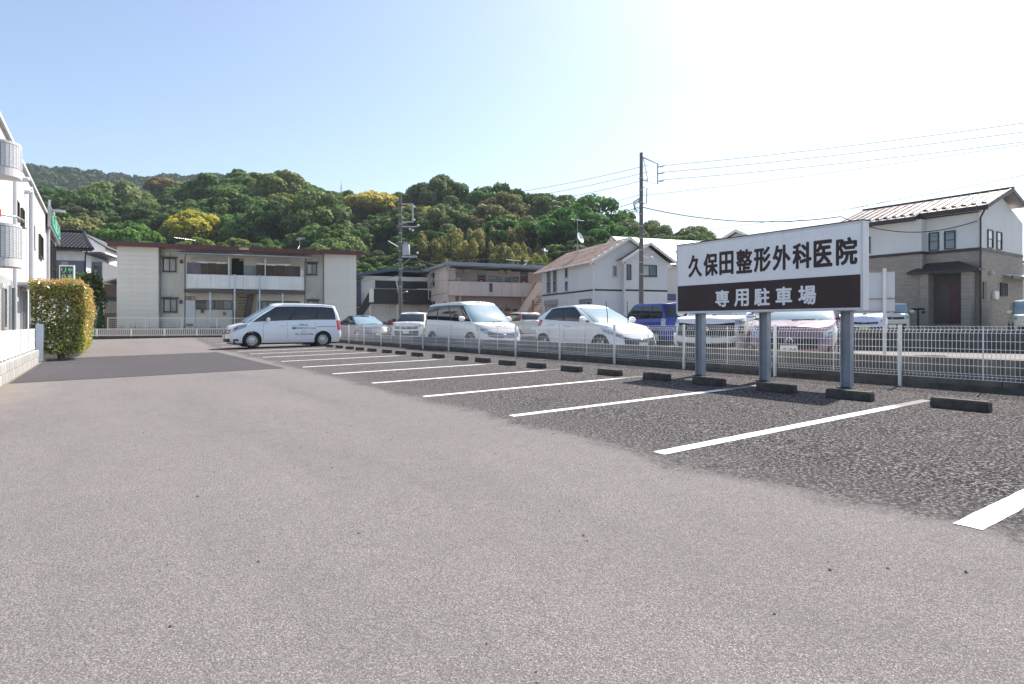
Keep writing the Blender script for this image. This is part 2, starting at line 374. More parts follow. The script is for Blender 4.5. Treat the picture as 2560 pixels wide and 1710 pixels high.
pn = B(.0085, .0125, 16.35, 16.6, .1, .55).build('paper_notice', mat('notice_paper', (.8, .8, .8), .6, .03)); pn.location = (-1.58, 0, .35)
tag(pn, 'small white paper notice stuck on the white screen fence', 'notice'); 
B(.0126, .0132, 16.40, 16.55, .36, .5).build('red_print', mat('red_print', (.75, .25, .27), .6, .5, 40), pn); B(.0126, .0132, 16.42, 16.52, .16, .27).build('grey_print', mat('grey_print', (.45, .45, .47), .6, .5, 40), pn)
gp = thing('gate_post', 'white square gate post at the end of the screen fence', 'post', (-1.5, 22.45, -.03))
B(-.09, .09, -.09, .09, -.1, 1.12).build('shaft', SCR, gp, bevel=.01); B(-.1, .1, .12, .2, -.05, 1.05).build('leaf_edge', SCR, gp, bevel=.006); B(-.16, .16, -.16, .2, -.1, .035).build('base', CONC_L, gp)
# ================================================================ vehicles
class Shell:
    def __init__(s, xa, xb, w, z, rf, rr, n=3.0): s.xa, s.xb, s.w, s.z, s.rf, s.rr, s.n = xa, xb, w, z, rf, rr, n
    def g(s, d): d = min(max(d, 0), 1); return (1-(1-d)**s.n)**(1/s.n)
    def W(s, x, v): return s.w(v)*s.g((x-s.xa(v))/s.rf)*s.g((s.xb(v)-x)/s.rr)
    def front(s, th, v):
        q = math.copysign(abs(sin(th))**(2/s.n), th); x = s.xa(v)+s.rf*(1-abs(cos(th))**(2/s.n)); return Vector((x, q*s.w(v), s.z(x, v)))
    def rear(s, th, v):
        q = math.copysign(abs(sin(th))**(2/s.n), th); x = s.xb(v)-s.rr*(1-abs(cos(th))**(2/s.n)); return Vector((x, q*s.w(v), s.z(x, v)))
    def side(s, x, v, sg): return Vector((x, sg*s.W(x, v), s.z(x, v)))
    def fside(s, f, v, sg): return s.side(s.xa(v)+f*(s.xb(v)-s.xa(v)), v, sg)
    def ring(s, v):
        h = [s.front(pi/2*i/9, v) for i in range(9)]
        a, b = s.xa(v)+s.rf, s.xb(v)-s.rr
        h += [s.side(a+(b-a)*i/22, v, 1) for i in range(23)]
        h += [s.rear(pi/2*(1-i/8), v) for i in range(1, 9)]
        return h+[Vector((p.x, -p.y, p.z)) for p in h[-2:0:-1]]
    def mesh(s, levels, crown, bottom=True):
        mb = MB(); rs = [s.ring(v) for v in levels]
        for k in (.93, .8, .6, .35, .1): rs.append([Vector((p.x, p.y*k, p.z+crown*(1-k*k)*min(1, 4*s.g((p.x-s.xa(1))/s.rf*.6)*s.g((s.xb(1)-p.x)/s.rr*.6)))) for p in rs[len(levels)-1]])
        n = len(rs[0])
        for r_ in rs: mb.v += [tuple(p) for p in r_]
        for i in range(len(rs)-1):
            for k in range(n): mb.f.append([i*n+k, i*n+(k+1) % n, (i+1)*n+(k+1) % n, (i+1)*n+k])
        o = (len(rs)-1)*n; mb.f.append([o+k for k in range(n)])
        if bottom: mb.f.append([k for k in range(n)][::-1])
        return mb
def patch(fn, nu, nv, off, cen, sink=.02):
    P = [[Vector(fn(i/nu, j/nv)) for i in range(nu+1)] for j in range(nv+1)]; o = []; inn = []
    for j in range(nv+1):
        for i in range(nu+1):
            du = P[j][min(i+1, nu)]-P[j][max(i-1, 0)]; dv = P[min(j+1, nv)][i]-P[max(j-1, 0)][i]
            n = du.cross(dv); n = n.normalized() if n.length > 1e-9 else Vector((0, 0, 1))
            if n.dot(P[j][i]-cen) < 0: n = -n
            o.append(P[j][i]+n*off); inn.append(P[j][i]-n*sink)
    mb = MB(); m = nu+1
    fs = [(j*m+i, j*m+i+1, (j+1)*m+i+1, (j+1)*m+i) for j in range(nv) for i in range(nu)]
    rim = [i for i in range(m)]+[j*m+nu for j in range(1, nv+1)]+[nv*m+i for i in range(nu-1, -1, -1)]+[j*m for j in range(nv-1, 0, -1)]
    N = len(o); mb.add(o+[inn[i] for i in rim], fs+[(rim[k], rim[(k+1) % len(rim)], N+(k+1) % len(rim), N+k) for k in range(len(rim))])
    return mb
def car_paint(name, col, flake=0):
    t = NT(name); c = t.mix(t.ramp(t.noise(2.5, 4), .3, .7, 0, 1), [x*.96 for x in col], col)
    t.set(Base_Color=c, Roughness=.32, Metallic=flake, Coat_Weight=.8, Coat_Roughness=.03); return t.m
GLASS = mat('car_glass', (.016, .021, .026), .04, 0, spec=.5, coat=.3); GLASS_L = mat('windscreen_glass', (.19, .28, .33), .08, .2, .8, spec=.5, coat=.3)  # windscreen's pale blue base colour stands in for reflected sky and light interior
TRIM = mat('black_trim', (.018, .018, .02), .5, .1); CHROME = mat('chrome', (.75, .76, .78), .12, 0, metal=1); TYRE = mat('tyre_rubber', (.018, .018, .019), .8, .2, 12, .3, 60)
LAMP = mat('lamp_clear', (.36, .39, .43), .08, .4, 14, spec=.8, coat=1); LAMPD = mat('lamp_inner', (.12, .13, .15), .15, .2, 9, metal=.6, coat=1); REDL = mat('lamp_red', (.42, .012, .018), .12, .2, 9, coat=1)
AMB = mat('lamp_amber', (.6, .22, .03), .15, .1, 9, coat=1); PLATE = mat('plate_white', (.78, .79, .77), .5, .03); PLATEY = mat('plate_yellow', (.72, .55, .05), .5, .03); PGREEN = mat('plate_green_print', (.02, .16, .07), .5, 0)
ALLOY = mat('alloy_rim', (.62, .63, .65), .28, .05, 9, metal=.75); DARKW = mat('rim_dark', (.05, .05, .055), .5, .1)
WH = {}
def wheel_meshes(r, spokes):
    if (r, spokes) in WH: return WH[r, spokes]
    ty = MB().lathe([(r*.66, -.085), (r*.80, -.1), (r*.95, -.095), (r*.99, -.07), (r, 0), (r*.99, .07), (r*.95, .095), (r*.80, .1), (r*.66, .085)], 32, Matrix.Rotation(pi/2, 4, 'X'), False, False).mesh('tyre', smooth=40)
    rm = MB().lathe([(r*.655, .08), (r*.68, .09), (r*.68, -.09), (r*.655, -.085), (r*.6, -.075), (r*.59, .06)], 32, Matrix.Rotation(pi/2, 4, 'X'), True)
    for k in range(spokes):
        a = 2*pi*k/spokes; h = .075 if spokes > 7 else .13
        poly = [(r*.12, -.05*r*2*.6), (r*.63, -h*r), (r*.63, h*r), (r*.12, .05*r*2*.6)]
        rm.ext([(x*cos(a)-z*sin(a), -.068-.008*(x < .3*r), x*sin(a)+z*cos(a)) for x, z in poly], (0, .03, 0))
    rm.lathe([(r*.2, .0), (r*.2, .078), (r*.15, .088), (.001, .09)], 16, Matrix.Rotation(pi/2, 4, 'X'))
    rm = rm.mesh('rim', smooth=35)
    dk = MB().lathe([(r*.59, -.02), (r*.59, .02)], 20, Matrix.Rotation(pi/2, 4, 'X')).mesh('brake_disc')
    WH[r, spokes] = (ty, rm, dk); return WH[r, spokes]
def emblem(kind, parent, M, s):
    mb = MB(); k = 20
    if kind in ('wing', 'oval', 'ring'):
        ry = .8 if kind != 'ring' else 1
        pts = [(0, s*cos(2*pi*i/k), s*ry*sin(2*pi*i/k)) for i in range(k+1)]; mb.tube(pts, s*.11, 5, False)
        if kind == 'wing': mb.tube([(0, -s*.75, s*.35), (0, -s*.3, s*.3), (0, 0, -s*.25), (0, s*.3, s*.3), (0, s*.75, s*.35)], s*.1, 5)
        if kind == 'oval': mb.tube([(0, s*.45*cos(2*pi*i/k), s*.75*sin(2*pi*i/k)) for i in range(k+1)], s*.09, 5, False); mb.tube([(0, s*.85*cos(2*pi*i/k), s*.3+s*.28*sin(2*pi*i/k)) for i in range(k+1)], s*.08, 5, False)
        if kind == 'ring': mb.box(-.01, .01, -s*1.25, s*1.25, -s*.14, s*.14)
    if kind == 'h':
        mb.tube([(0, -s, -s), (0, -s*.8, s), (0, s*.8, s), (0, s, -s), (0, -s, -s)], s*.1, 5, False)
        mb.box(-.01, .01, -s*.6, -s*.35, -s*.7, s*.7).box(-.01, .01, s*.35, s*.6, -s*.7, s*.7).box(-.01, .01, -s*.35, s*.35, -s*.15, s*.15)
    if kind == 's':
        mb.tube([(0, s*.8, s*.4), (0, 0, s*.9), (0, -s*.8, s*.35), (0, s*.8, -s*.35), (0, 0, -s*.9), (0, -s*.8, -s*.4)], s*.16, 5)
    return mb.build('emblem', CHROME, parent, M)
def car(name, label, x, y, z, heading, c, paint, group=None):
    """nose points to -x in the local frame; heading = direction of the nose in degrees"""
    L, Wd, H, r = c['L'], c['W']/2, c['H'], c.get('r', .31)
    root = thing(name, label, c.get('cat', 'car'), (x, y, z), radians(heading-180), group)
    cx = Matrix.Translation((-L/2, 0, 0)); zs = c.get('zs', .2); top = c['top']
    fx = c.get('fx', [(0, .05), (.25, 0), (.5, .02), (.75, .07), (1, .16)]); rx = c.get('rx', [(0, .08), (.25, 0), (.6, .03), (1, .1)])
    low = Shell(lambda v: lut(fx, v), lambda v: L-lut(rx, v), lambda v: Wd*lut([(0, .93), (.12, .98), (.4, 1), (.7, .99), (.9, .965), (1, .93)], v),
                lambda x_, v: zs+v*(lut(top, x_)-zs), c.get('rf', .6), c.get('rr', .45))
    body = low.mesh([0, .04, .12, .25, .4, .55, .7, .82, .92, .97, 1], c.get('crown', .035)).mesh('body', merge=.0005)
    tmp = obj('body', body, paint); wa, wb = c['wheels']; ar = r+c.get('arch', .055)
    cut = MB()
    for wx in (wa, wb): cut.lathe([(ar, -1.5), (ar, 1.5)], 36, Matrix.Translation((wx, 0, r-.0)) @ Matrix.Rotation(pi/2, 4, 'X'))
    co = cut.build('cut', None); md = tmp.modifiers.new('b', 'BOOLEAN'); md.object = co; md.operation = 'DIFFERENCE'; md.solver = 'EXACT'
    bpy.context.view_layer.update()
    me = bpy.data.meshes.new_from_object(tmp.evaluated_get(bpy.context.evaluated_depsgraph_get())); me.name = 'body'
    me.materials.clear(); me.polygons.foreach_set('use_smooth', [True]*len(me.polygons)); me.set_sharp_from_angle(angle=radians(38))
    bpy.data.objects.remove(tmp); bpy.data.objects.remove(co)
    obj('body', me, paint, root, cx)
    g = c['gh']; a0, a1, b1, b0 = g['x']; wr = g.get('w1', .80); roof = g['roof']; bow = g.get('bow', .06)
    gh = Shell(lambda v: a0+(a1-a0)*v-bow*sin(pi*v), lambda v: b0+(b1-b0)*v+bow*.6*sin(pi*v), lambda v: Wd*(.93+(wr-.93)*v+.03*sin(pi*v)),
               lambda x_, v: (lut(top, x_)-.012)*(1-v)+lut(roof, x_)*v, g.get('rf', .35), g.get('rr', .22), 3.4)
    gm = gh.mesh([0, .1, .25, .4, .55, .7, .85, .93, .97, 1], g.get('crown', .05), False); gm.build('cabin_shell', paint, root, cx, merge=.0005, smooth=42)
    cen = Vector((L/2, 0, .7))
    def add(nm, fn, m, nu=8, nv=6, off=.004, par=root, sink=.02): return patch(fn, nu, nv, off, cen, sink).build(nm, m, par, cx if par is root else None, smooth=40)
    V0, V1 = g.get('wv', (.06, .90)); vv = lambda v: V0+(V1-V0)*v; thm = radians(g.get('ws', 60))
    add('windscreen', lambda u, v: gh.front(thm*(2*u-1), .03+.90*v), c.get('wsm', GLASS_L), 12, 8, .005)
    add('rear_window', lambda u, v: gh.rear(thm*.92*(2*u-1), g.get('rw', (.2, .88))[0]+(g.get('rw', (.2, .88))[1]-g.get('rw', (.2, .88))[0])*v), GLASS, 10, 6)
    for sg in (1, -1):
        for (f1, f2) in g['win']: add('side_window', lambda u, v: gh.fside(f1+(f2-f1)*u, vv(v), sg), GLASS, 8, 6)
        for f in g.get('pil', ()): add('pillar_trim', lambda u, v: gh.fside(f-.012+.024*u, vv(v)*.98+.01, sg), TRIM, 2, 6, .0045)
        if c.get('visor'): add('window_visor', lambda u, v: gh.fside(g['win'][0][0]+(g['win'][-1][1]-g['win'][0][0])*u, V1-.02+.06*v, sg), TRIM, 10, 1, .018)
        for s_ in c.get('seams', ()): add('door_seam', lambda u, v: low.side(s_-.004+.008*u, .08+.9*v, sg), TRIM, 1, 8, .0012)
        for hx, hv in c.get('handles', ()):
            p = low.side(hx, hv, sg); B(hx-.10, hx+.10, p.y-.002 if sg > 0 else p.y-.035, p.y+.035 if sg > 0 else p.y+.002, p.z-.014, p.z+.014).build('door_handle', c.get('hm', paint), root, cx, bevel=.008)
        p = gh.fside(.10, .12, sg); mx = c.get('mx', p.x)
        mb = MB().ext([(mx-.07, 0, 0), (mx+.06, 0, -.01), (mx+.07, 0, .15), (mx-.01, 0, .165), (mx-.075, 0, .1)], (0, .2, 0)).xf(Matrix.Translation((0, Wd+.02 if sg > 0 else -Wd-.22, p.z-.03)))
        mb.build('door_mirror', c.get('mm', paint), root, cx, bevel=.03, smooth=60)
        B(mx-.03, mx+.03, min(sg*Wd*.88, sg*(Wd+.05)), max(sg*Wd*.88, sg*(Wd+.05)), p.z-.025, p.z+.015).build('mirror_arm', TRIM, root, cx)
        h = c['lamp']
        hl = add('headlight', lambda u, v: low.front(sg*radians(h[0]+(h[1]-h[0])*u), h[2]+(h[4]-h[2])*u+(h[3]-h[2]+(h[5]-h[4]-h[3]+h[2])*u)*v), LAMP, 10, 4, .006)
        add('lamp_core', lambda u, v: low.front(sg*radians(h[0]+(h[1]-h[0])*(.25+.3*u)), h[2]+(h[4]-h[2])*(.25+.3*u)+(h[3]-h[2])*(.35+.3*v)), LAMPD, 6, 3, .009, sink=.002)
        if 'tail' in c:
            q = c['tail']; add('tail_light', lambda u, v: low.rear(sg*radians(q[0]+(q[1]-q[0])*u), q[2]+(q[3]-q[2])*v) if q[4] == 'low' else gh.rear(sg*radians(q[0]+(q[1]-q[0])*u), q[2]+(q[3]-q[2])*v), c.get('tm', REDL), 6, 5, .008)
        if 'fog' in c:
            q = c['fog']; add('fog_light', lambda u, v: low.front(sg*radians(q[0]+(q[1]-q[0])*u), q[2]+(q[3]-q[2])*v), TRIM, 5, 3, .004); pf = low.front(sg*radians((q[0]+q[1])/2), (q[2]+q[3])/2); MB().lathe([(.035, -.01), (.04, .01), (.02, .016)], 12, Matrix.Translation(pf-Vector((.005, 0, 0))) @ Matrix.Rotation(-pi/2, 4, 'Y')).build('fog_lamp', LAMP, root, cx)
    for q in c.get('grille', ()):
        add('grille', lambda u, v: low.front(radians(q[0])*(2*u-1), q[1]+(q[2]-q[1])*v+q[4]*abs(2*u-1)), TRIM if q[3] != 'body' else paint, 14, 3, .005)
        if q[3] == 'bars':
            for k in range(3):
                vb = q[1]+(q[2]-q[1])*(k+.6)/3.2; add('grille_bar', lambda u, v: low.front(radians(q[0]*.97)*(2*u-1), vb+.018*v+q[4]*abs(2*u-1)), CHROME if k else CHROME, 14, 1, .014)
        if q[3] == 'rim':
            for vb in (q[1], q[2]-.015): add('grille_rim', lambda u, v: low.front(radians(q[0]*1.03)*(2*u-1), vb+.015*v+q[4]*abs(2*u-1)), CHROME, 14, 1, .012)
    if 'emb' in c:
        k, v_, s_ = c['emb']; p = low.front(0, v_); emblem(k, root, cx @ Matrix.Translation(p-Vector((.022, 0, 0))), s_)
    pv = c.get('plate', .3); p = low.front(0, pv); pl = B(-.012, .0, -.165, .165, -.083, .083).build('license_plate', c.get('pm', PLATE), root, cx @ Matrix.Translation(p-Vector((.012, 0, 0))), bevel=.004)
    if c.get('num'):
        MR = Matrix(((0, 0, -1, 0), (-1, 0, 0, 0), (0, 1, 0, 0), (0, 0, 0, 1)))
        text(c['num'], .26, .085, Matrix.Translation((-.0125, .13, -.065)) @ MR, PGREEN, 'plate_number', pl, .05, .002)
    p = low.rear(0, .5); B(0, .012, -.165, .165, -.083, .083).build('license_plate', c.get('pm', PLATE), root, cx @ Matrix.Translation(p+Vector((.004, 0, 0))), bevel=.004)
    for k, ang in enumerate(c.get('wipers', (8, 14))):
        yb = -.35+.6*k; p = gh.front(math.asin(max(-1, min(1, yb/Wd)))*.9, .04)
        if c.get('wup'):
            e = p+Vector((-.12+.1*k, .12-.05*k, .62)); m_ = p+Vector((-.06, .05, .3))
            MB().tube([p-Vector((.03, 0, 0)), m_, e], [.012, .012, .009], 6).build('wiper', TRIM, root, cx)
        else:
            e = gh.front(math.asin(max(-1, min(1, (yb-.55)/Wd)))*.9, .10)
            MB().tube([p-Vector((.02, 0, -.01)), (p+e)/2-Vector((.025, 0, -.015)), e-Vector((.02, 0, -.01))], .009, 5).build('wiper', TRIM, root, cx)
    B(.25, L-.25, -Wd*.86, Wd*.86, zs-.06, zs+.3).build('underbody', TRIM, root, cx)
    ty, rm, dk = wheel_meshes(r, c.get('spokes', 10))
    for wx in (wa, wb):
        for sg in (1, -1):
            wl = obj('wheel', dk, DARKW, root, cx @ T(wx, sg*(Wd-.125), r, 0 if sg < 0 else pi))
            obj('tyre', ty, TYRE, wl); obj('rim', rm, c.get('rim', ALLOY), wl)
            MB().lathe([(ar-.01, -.16), (ar-.01, .10)], 28, Matrix.Translation((wx, sg*(Wd-.14), r)) @ Matrix.Rotation(pi/2, 4, 'X'), False, False).build('wheel_arch', TRIM, root, cx)
    if 'extra' in c: c['extra'](root, cx, low, gh, add, paint)
    return root
WHITE = car_paint('paint_white', (.80, .80, .79)); PEARL = car_paint('paint_pearl', (.78, .775, .75)); SILVW = car_paint('paint_silver_white', (.80, .83, .88), .1); NAVY = car_paint('paint_navy', (.05, .06, .085), .3)
BLUE = car_paint('paint_blue', (.014, .026, .27), .2); PINK = car_paint('paint_pink', (.27, .165, .19), .65); BEIGE = car_paint('paint_beige', (.60, .56, .48)); CREAM = car_paint('paint_cream', (.66, .62, .48)); ICE = car_paint('paint_ice', (.66, .72, .82), .15)
# ---- silver van in our lot
def van_extra(root, cx, low, gh, add, paint):
    GR = mat('van_green_print', (.03, .22, .13), .5, 0); GY = mat('van_purple_print', (.16, .13, .24), .5, 0)
    MX = Matrix(((1, 0, 0, 0), (0, 0, -1, 0), (0, 1, 0, 0), (0, 0, 0, 1)))
    def put(s_, x_, z_, w_, h_, m, b=.01): text(s_, w_, h_, cx @ Matrix.Translation((x_, -.8478-.004, z_)) @ MX, m, 'side_lettering', root, b, .003)
    put('やました', 2.76, .905, .36, .075, GR, .06); put('通所リハビリテーション', 2.47, .755, .98, .092, GR, .06); put('介護予防通所リハ', 2.84, .65, .25, .03, GY, 0); put('TEL : 0463-27-5756', 2.6, .52, .76, .062, GY, .03)
    for sg in (1, -1): add('slide_rail', lambda u, v: low.side(3.53+.95*u, .70+.018*v, sg), TRIM, 6, 1, .004); add('rear_reflector', lambda u, v: low.rear(sg*radians(40+25*u), .16+.03*v), REDL, 4, 1, .006)
    add('roof_seam', lambda u, v: gh.fside(.05+.88*u, .955+.012*v, -1), TRIM, 10, 1, .002)
VAN = dict(L=4.69, W=1.695, H=1.865, r=.315, wheels=(.93, 3.79), zs=.2, cat='van', rf=.75, rr=.3, fx=[(0, .06), (.25, 0), (.5, .01), (.75, .06), (1, .15)], rx=[(0, .1), (.2, 0), (.5, .0), (1, .05)],
    top=[(0, .76), (.15, .86), (.5, .955), (.95, 1.03), (1.4, 1.06), (2.3, 1.10), (3.4, 1.135), (4.69, 1.15)], gh=dict(x=(.62, 1.82, 4.42, 4.63), w1=.80, bow=.05, crown=.06, roof=[(1.6, 1.74), (2.1, 1.80), (2.8, 1.81), (3.8, 1.80), (4.45, 1.74)], win=[(.075, .19), (.205, .42), (.435, .70), (.715, .93)], pil=(.198, .428, .708), wv=(.05, .87), rw=(.15, .85), ws=68),
    lamp=(36, 86, .60, .88, .80, 1.0), grille=[(36, .60, .86, 'bars', .0), (40, .08, .30, 'plain', 0)], fog=(56, 72, .12, .24), tail=(58, 88, .55, .98, 'low'), seams=(1.36, 2.32, 3.48), handles=((2.12, .80), (2.58, .80)), emb=('ring', .73, .06), plate=.42, hm=PEARL, mx=1.52, extra=van_extra, spokes=12)
car('minivan', 'silver white minivan with green lettering on its door, parked across the white bay lines', 6.45, 26.95, .12, 180, VAN, SILVW)
HATCH = dict(L=4.06, W=1.695, H=1.5, r=.30, wheels=(.8, 3.37), rf=.75, rr=.55, fx=[(0, .08), (.25, 0), (.5, .03), (.8, .12), (1, .3)], rx=[(0, .12), (.3, 0), (.6, .02), (1, .16)],
    top=[(0, .62), (.25, .78), (.7, .88), (1.2, .96), (1.6, .97), (2.6, 1.0), (3.4, 1.06), (4.06, 1.08)], gh=dict(x=(1.0, 1.92, 3.45, 3.98), w1=.74, bow=.08, crown=.05, roof=[(1.7, 1.40), (2.2, 1.46), (2.9, 1.44), (3.5, 1.36)], win=[(.14, .47), (.485, .80)], pil=(.478,), wv=(.06, .86), ws=64, rr=.4),
    lamp=(34, 84, .60, .76, .74, .90), grille=[(34, .22, .66, 'rim', .05)], fog=(58, 72, .2, .3), tail=(52, 86, .74, .98, 'low'), seams=(1.42, 2.35, 3.1), handles=((2.2, .84), (2.98, .86)), emb=('wing', .60, .065), plate=.33, visor=True, wup=True, spokes=5)
car('hatchback', 'white hatchback with its wipers raised behind the mesh fence', 12.1, 13.55, .165, -90, HATCH, WHITE)
STEP = dict(L=4.63, W=1.695, H=1.77, r=.31, wheels=(.9, 3.75), cat='van', rf=.6, rr=.3, fx=[(0, .05), (.25, 0), (.5, .01), (.8, .06), (1, .16)], rx=[(0, .08), (.25, 0), (1, .05)],
    top=[(0, .74), (.2, .86), (.8, .97), (1.1, 1.0), (1.8, 1.0), (3, 1.05), (4.63, 1.1)], gh=dict(x=(.72, 1.62, 4.35, 4.58), w1=.82, bow=.07, crown=.06, roof=[(1.4, 1.64), (1.9, 1.70), (2.7, 1.71), (3.8, 1.69), (4.4, 1.64)], win=[(.055, .12), (.135, .40), (.42, .68), (.70, .94)], pil=(.127, .41, .69), wv=(.05, .87), ws=66),
    lamp=(38, 84, .62, .86, .72, .94), grille=[(38, .46, .72, 'bars', .07), (34, .1, .24, 'plain', 0)], fog=(58, 72, .1, .2), tail=(55, 86, .5, .95, 'low'), seams=(1.3, 2.25, 3.3), handles=((2.05, .84), (2.5, .84)), emb=('h', .60, .06), plate=.33, mx=1.25)
car('minivan', 'white minivan with chrome grille parked behind the mesh fence next to the hatchback', 11.25, 19.3, .16, -90, STEP, PEARL)
SEDAN = dict(L=4.66, W=1.795, H=1.445, r=.32, wheels=(.9, 3.62), rf=.8, rr=.5, fx=[(0, .1), (.3, 0), (.6, .04), (1, .3)], rx=[(0, .12), (.4, 0), (1, .12)], top=[(0, .6), (.3, .76), (.9, .88), (1.4, .94), (2.5, .97), (3.6, 1.02), (4.3, 1.05), (4.66, 1.02)],
    gh=dict(x=(1.2, 2.15, 3.25, 4.15), w1=.72, bow=.07, roof=[(1.9, 1.33), (2.4, 1.40), (2.9, 1.40), (3.4, 1.32)], win=[(.14, .46), (.475, .76)], pil=(.468,), ws=64), lamp=(40, 84, .66, .78, .76, .90), grille=[(34, .3, .72, 'rim', .02)], tail=(40, 84, .6, .85, 'low'), seams=(1.6, 2.5, 3.3), handles=((2.4, .82), (3.2, .84)), emb=('wing', .62, .06), plate=.4, mm=NAVY)
car('sedan', 'dark navy sedan parked behind the mesh fence beside the lettered minivan', 12.35, 33.3, .165, -90, SEDAN, NAVY)
SSUV = dict(L=4.0, W=1.695, H=1.62, r=.33, wheels=(.78, 3.3), rf=.4, rr=.3, fx=[(0, .05), (.3, 0), (.7, .01), (1, .08)], top=[(0, .92), (.1, 1.0), (.9, 1.05), (1.3, 1.06), (4.0, 1.12)], gh=dict(x=(.92, 1.5, 3.6, 3.92), w1=.82, bow=.04, roof=[(1.3, 1.50), (1.8, 1.56), (3.6, 1.52)], win=[(.10, .38), (.395, .68), (.70, .92)], pil=(.387, .69), ws=66),
    lamp=(44, 84, .72, .9, .76, .94), grille=[(40, .62, .8, 'rim', 0), (42, .15, .5, 'plain', 0)], tail=(60, 86, .6, .95, 'low'), seams=(1.25, 2.1, 2.95), handles=((1.95, .85), (2.8, .85)), emb=('oval', .72, .06), plate=.42, mm=TRIM, wsm=GLASS, spokes=6)
car('compact_suv', 'boxy white compact suv with black mirrors between the sedan and the white minivan', 14.6, 31.3, .165, -128, SSUV, WHITE)
BOXY = dict(L=3.79, W=1.645, H=1.745, r=.29, wheels=(.62, 3.1), rf=.45, rr=.28, fx=[(0, .05), (.3, 0), (.7, .02), (1, .1)], rx=[(0, .06), (.3, 0), (1, .04)], top=[(0, .86), (.15, .94), (.7, 1.0), (1.2, 1.02), (3.79, 1.06)],
    gh=dict(x=(.55, 1.2, 3.55, 3.74), w1=.84, bow=.04, roof=[(1.0, 1.63), (1.6, 1.69), (3.5, 1.66)], win=[(.07, .14), (.155, .40), (.42, .68), (.69, .94)], pil=(.148, .41, .685), wv=(.05, .87), rw=(.1, .9), ws=68), lamp=(44, 84, .64, .86, .68, .9), grille=[(38, .56, .8, 'bars', 0)], tail=(58, 90, .66, 1.0, 'low'), tm=LAMP, seams=(1.05, 2.0, 2.95), handles=((1.88, .82), (2.2, .82)), emb=('s', .68, .06), plate=.4)
car('minivan', 'bright blue boxy minivan with clear tail lights parked beside the grey house', 19.9, 18.3, .26, 78, BOXY, BLUE)
SUV = dict(L=4.6, W=1.80, H=1.70, r=.36, wheels=(.93, 3.62), zs=.24, rf=.62, rr=.4, fx=[(0, .1), (.3, 0), (.6, .0), (1, .14)], top=[(0, .93), (.15, 1.04), (.9, 1.12), (1.3, 1.14), (4.6, 1.2)], gh=dict(x=(1.15, 1.95, 3.9, 4.45), w1=.76, bow=.06, roof=[(1.7, 1.58), (2.3, 1.65), (3.4, 1.63), (4.0, 1.56)], win=[(.12, .42), (.435, .72), (.735, .9)], pil=(.427, .727)),
    lamp=(46, 84, .84, .96, .88, 1.0), grille=[(44, .50, .88, 'plain', .0), (46, .1, .28, 'rim', .03)], fog=(54, 76, .56, .76), tail=(48, 86, .66, .84, 'low'), seams=(1.5, 2.5, 3.45), handles=((2.35, .84), (3.25, .86)), emb=('ring', .74, .085), plate=.40, spokes=5)
car('suv', 'white suv with large black grille parked facing the sign, behind the mesh fence', 14.55, 10.75, .165, 204.2, SUV, WHITE)
PNK = dict(L=4.2, W=1.74, H=1.5, r=.33, wheels=(.88, 3.45), rf=.75, rr=.5, fx=[(0, .12), (.3, 0), (.6, .03), (1, .25)], top=[(0, .72), (.25, .84), (.8, .94), (1.25, 1.0), (4.2, 1.1)], gh=dict(x=(1.05, 1.95, 3.2, 4.0), w1=.72, bow=.08, roof=[(1.7, 1.38), (2.3, 1.45), (3.3, 1.40)], win=[(.14, .46), (.475, .74)], pil=(.468,)),
    lamp=(38, 84, .70, .84, .80, .98), grille=[(30, .38, .72, 'plain', 0), (56, .04, .26, 'plain', .02)], fog=(48, 70, .26, .42), tail=(46, 86, .66, .86, 'low'), seams=(1.5, 2.45), handles=((2.3, .84),), emb=('wing', .66, .075), plate=.36, num='5·05', mm=CHROME, spokes=5)
car('coupe', 'metallic pink car with plate 5-05 parked beneath the parking sign', 13.75, 8.05, .165, 204.2, PNK, PINK)
COMP = dict(L=3.95, W=1.66, H=1.45, r=.29, wheels=(.8, 3.35), rf=.75, rr=.5, fx=[(0, .1), (.3, 0), (.6, .03), (1, .3)], top=[(0, .66), (.3, .84), (.9, .94), (1.3, 1.0), (3.95, 1.06)], gh=dict(x=(.95, 1.85, 3.2, 3.85), w1=.74, bow=.08, roof=[(1.6, 1.35), (2.2, 1.41), (3.2, 1.37)], win=[(.14, .47), (.485, .8)], pil=(.478,)),
    lamp=(36, 84, .68, .82, .84, .98), grille=[(28, .66, .76, 'plain', 0), (42, .12, .46, 'rim', 0)], fog=(58, 74, .18, .32), tail=(55, 86, .6, .9, 'low'), seams=(1.4, 2.3, 3.05), handles=((2.2, .84), (2.95, .86)), emb=('oval', .74, .07), plate=.28)
car('compact_car', 'white compact car on the terrace behind the pink car', 24.3, 13.4, .552, 204.2, COMP, WHITE)
car('compact_car', 'pale icy blue compact car on the terrace between the sign post and the notice board', 27.6, 13.2, .552, 204.2, dict(COMP, pm=PLATEY), ICE)
HUST = dict(L=3.4, W=1.475, H=1.68, r=.29, wheels=(.55, 2.98), rf=.25, rr=.25, fx=[(0, .05), (.3, 0), (.8, .01), (1, .06)], rx=[(0, .05), (.3, 0), (1, .03)], top=[(0, .98), (.08, 1.04), (.8, 1.1), (3.4, 1.12)], gh=dict(x=(.78, 1.15, 3.2, 3.36), w1=.86, bow=.03, roof=[(1.1, 1.58), (1.6, 1.63), (3.3, 1.6)], win=[(.08, .4), (.415, .72), (.735, .94)], pil=(.407, .727), ws=70),
    lamp=(46, 80, .70, .92, .70, .92), grille=[(36, .70, .88, 'rim', 0), (46, .08, .45, 'plain', 0)], tail=(60, 86, .3, .6, 'low'), seams=(.95, 1.85, 2.6), handles=((1.7, .82), (2.45, .82)), emb=('s', .79, .05), plate=.3, spokes=5)
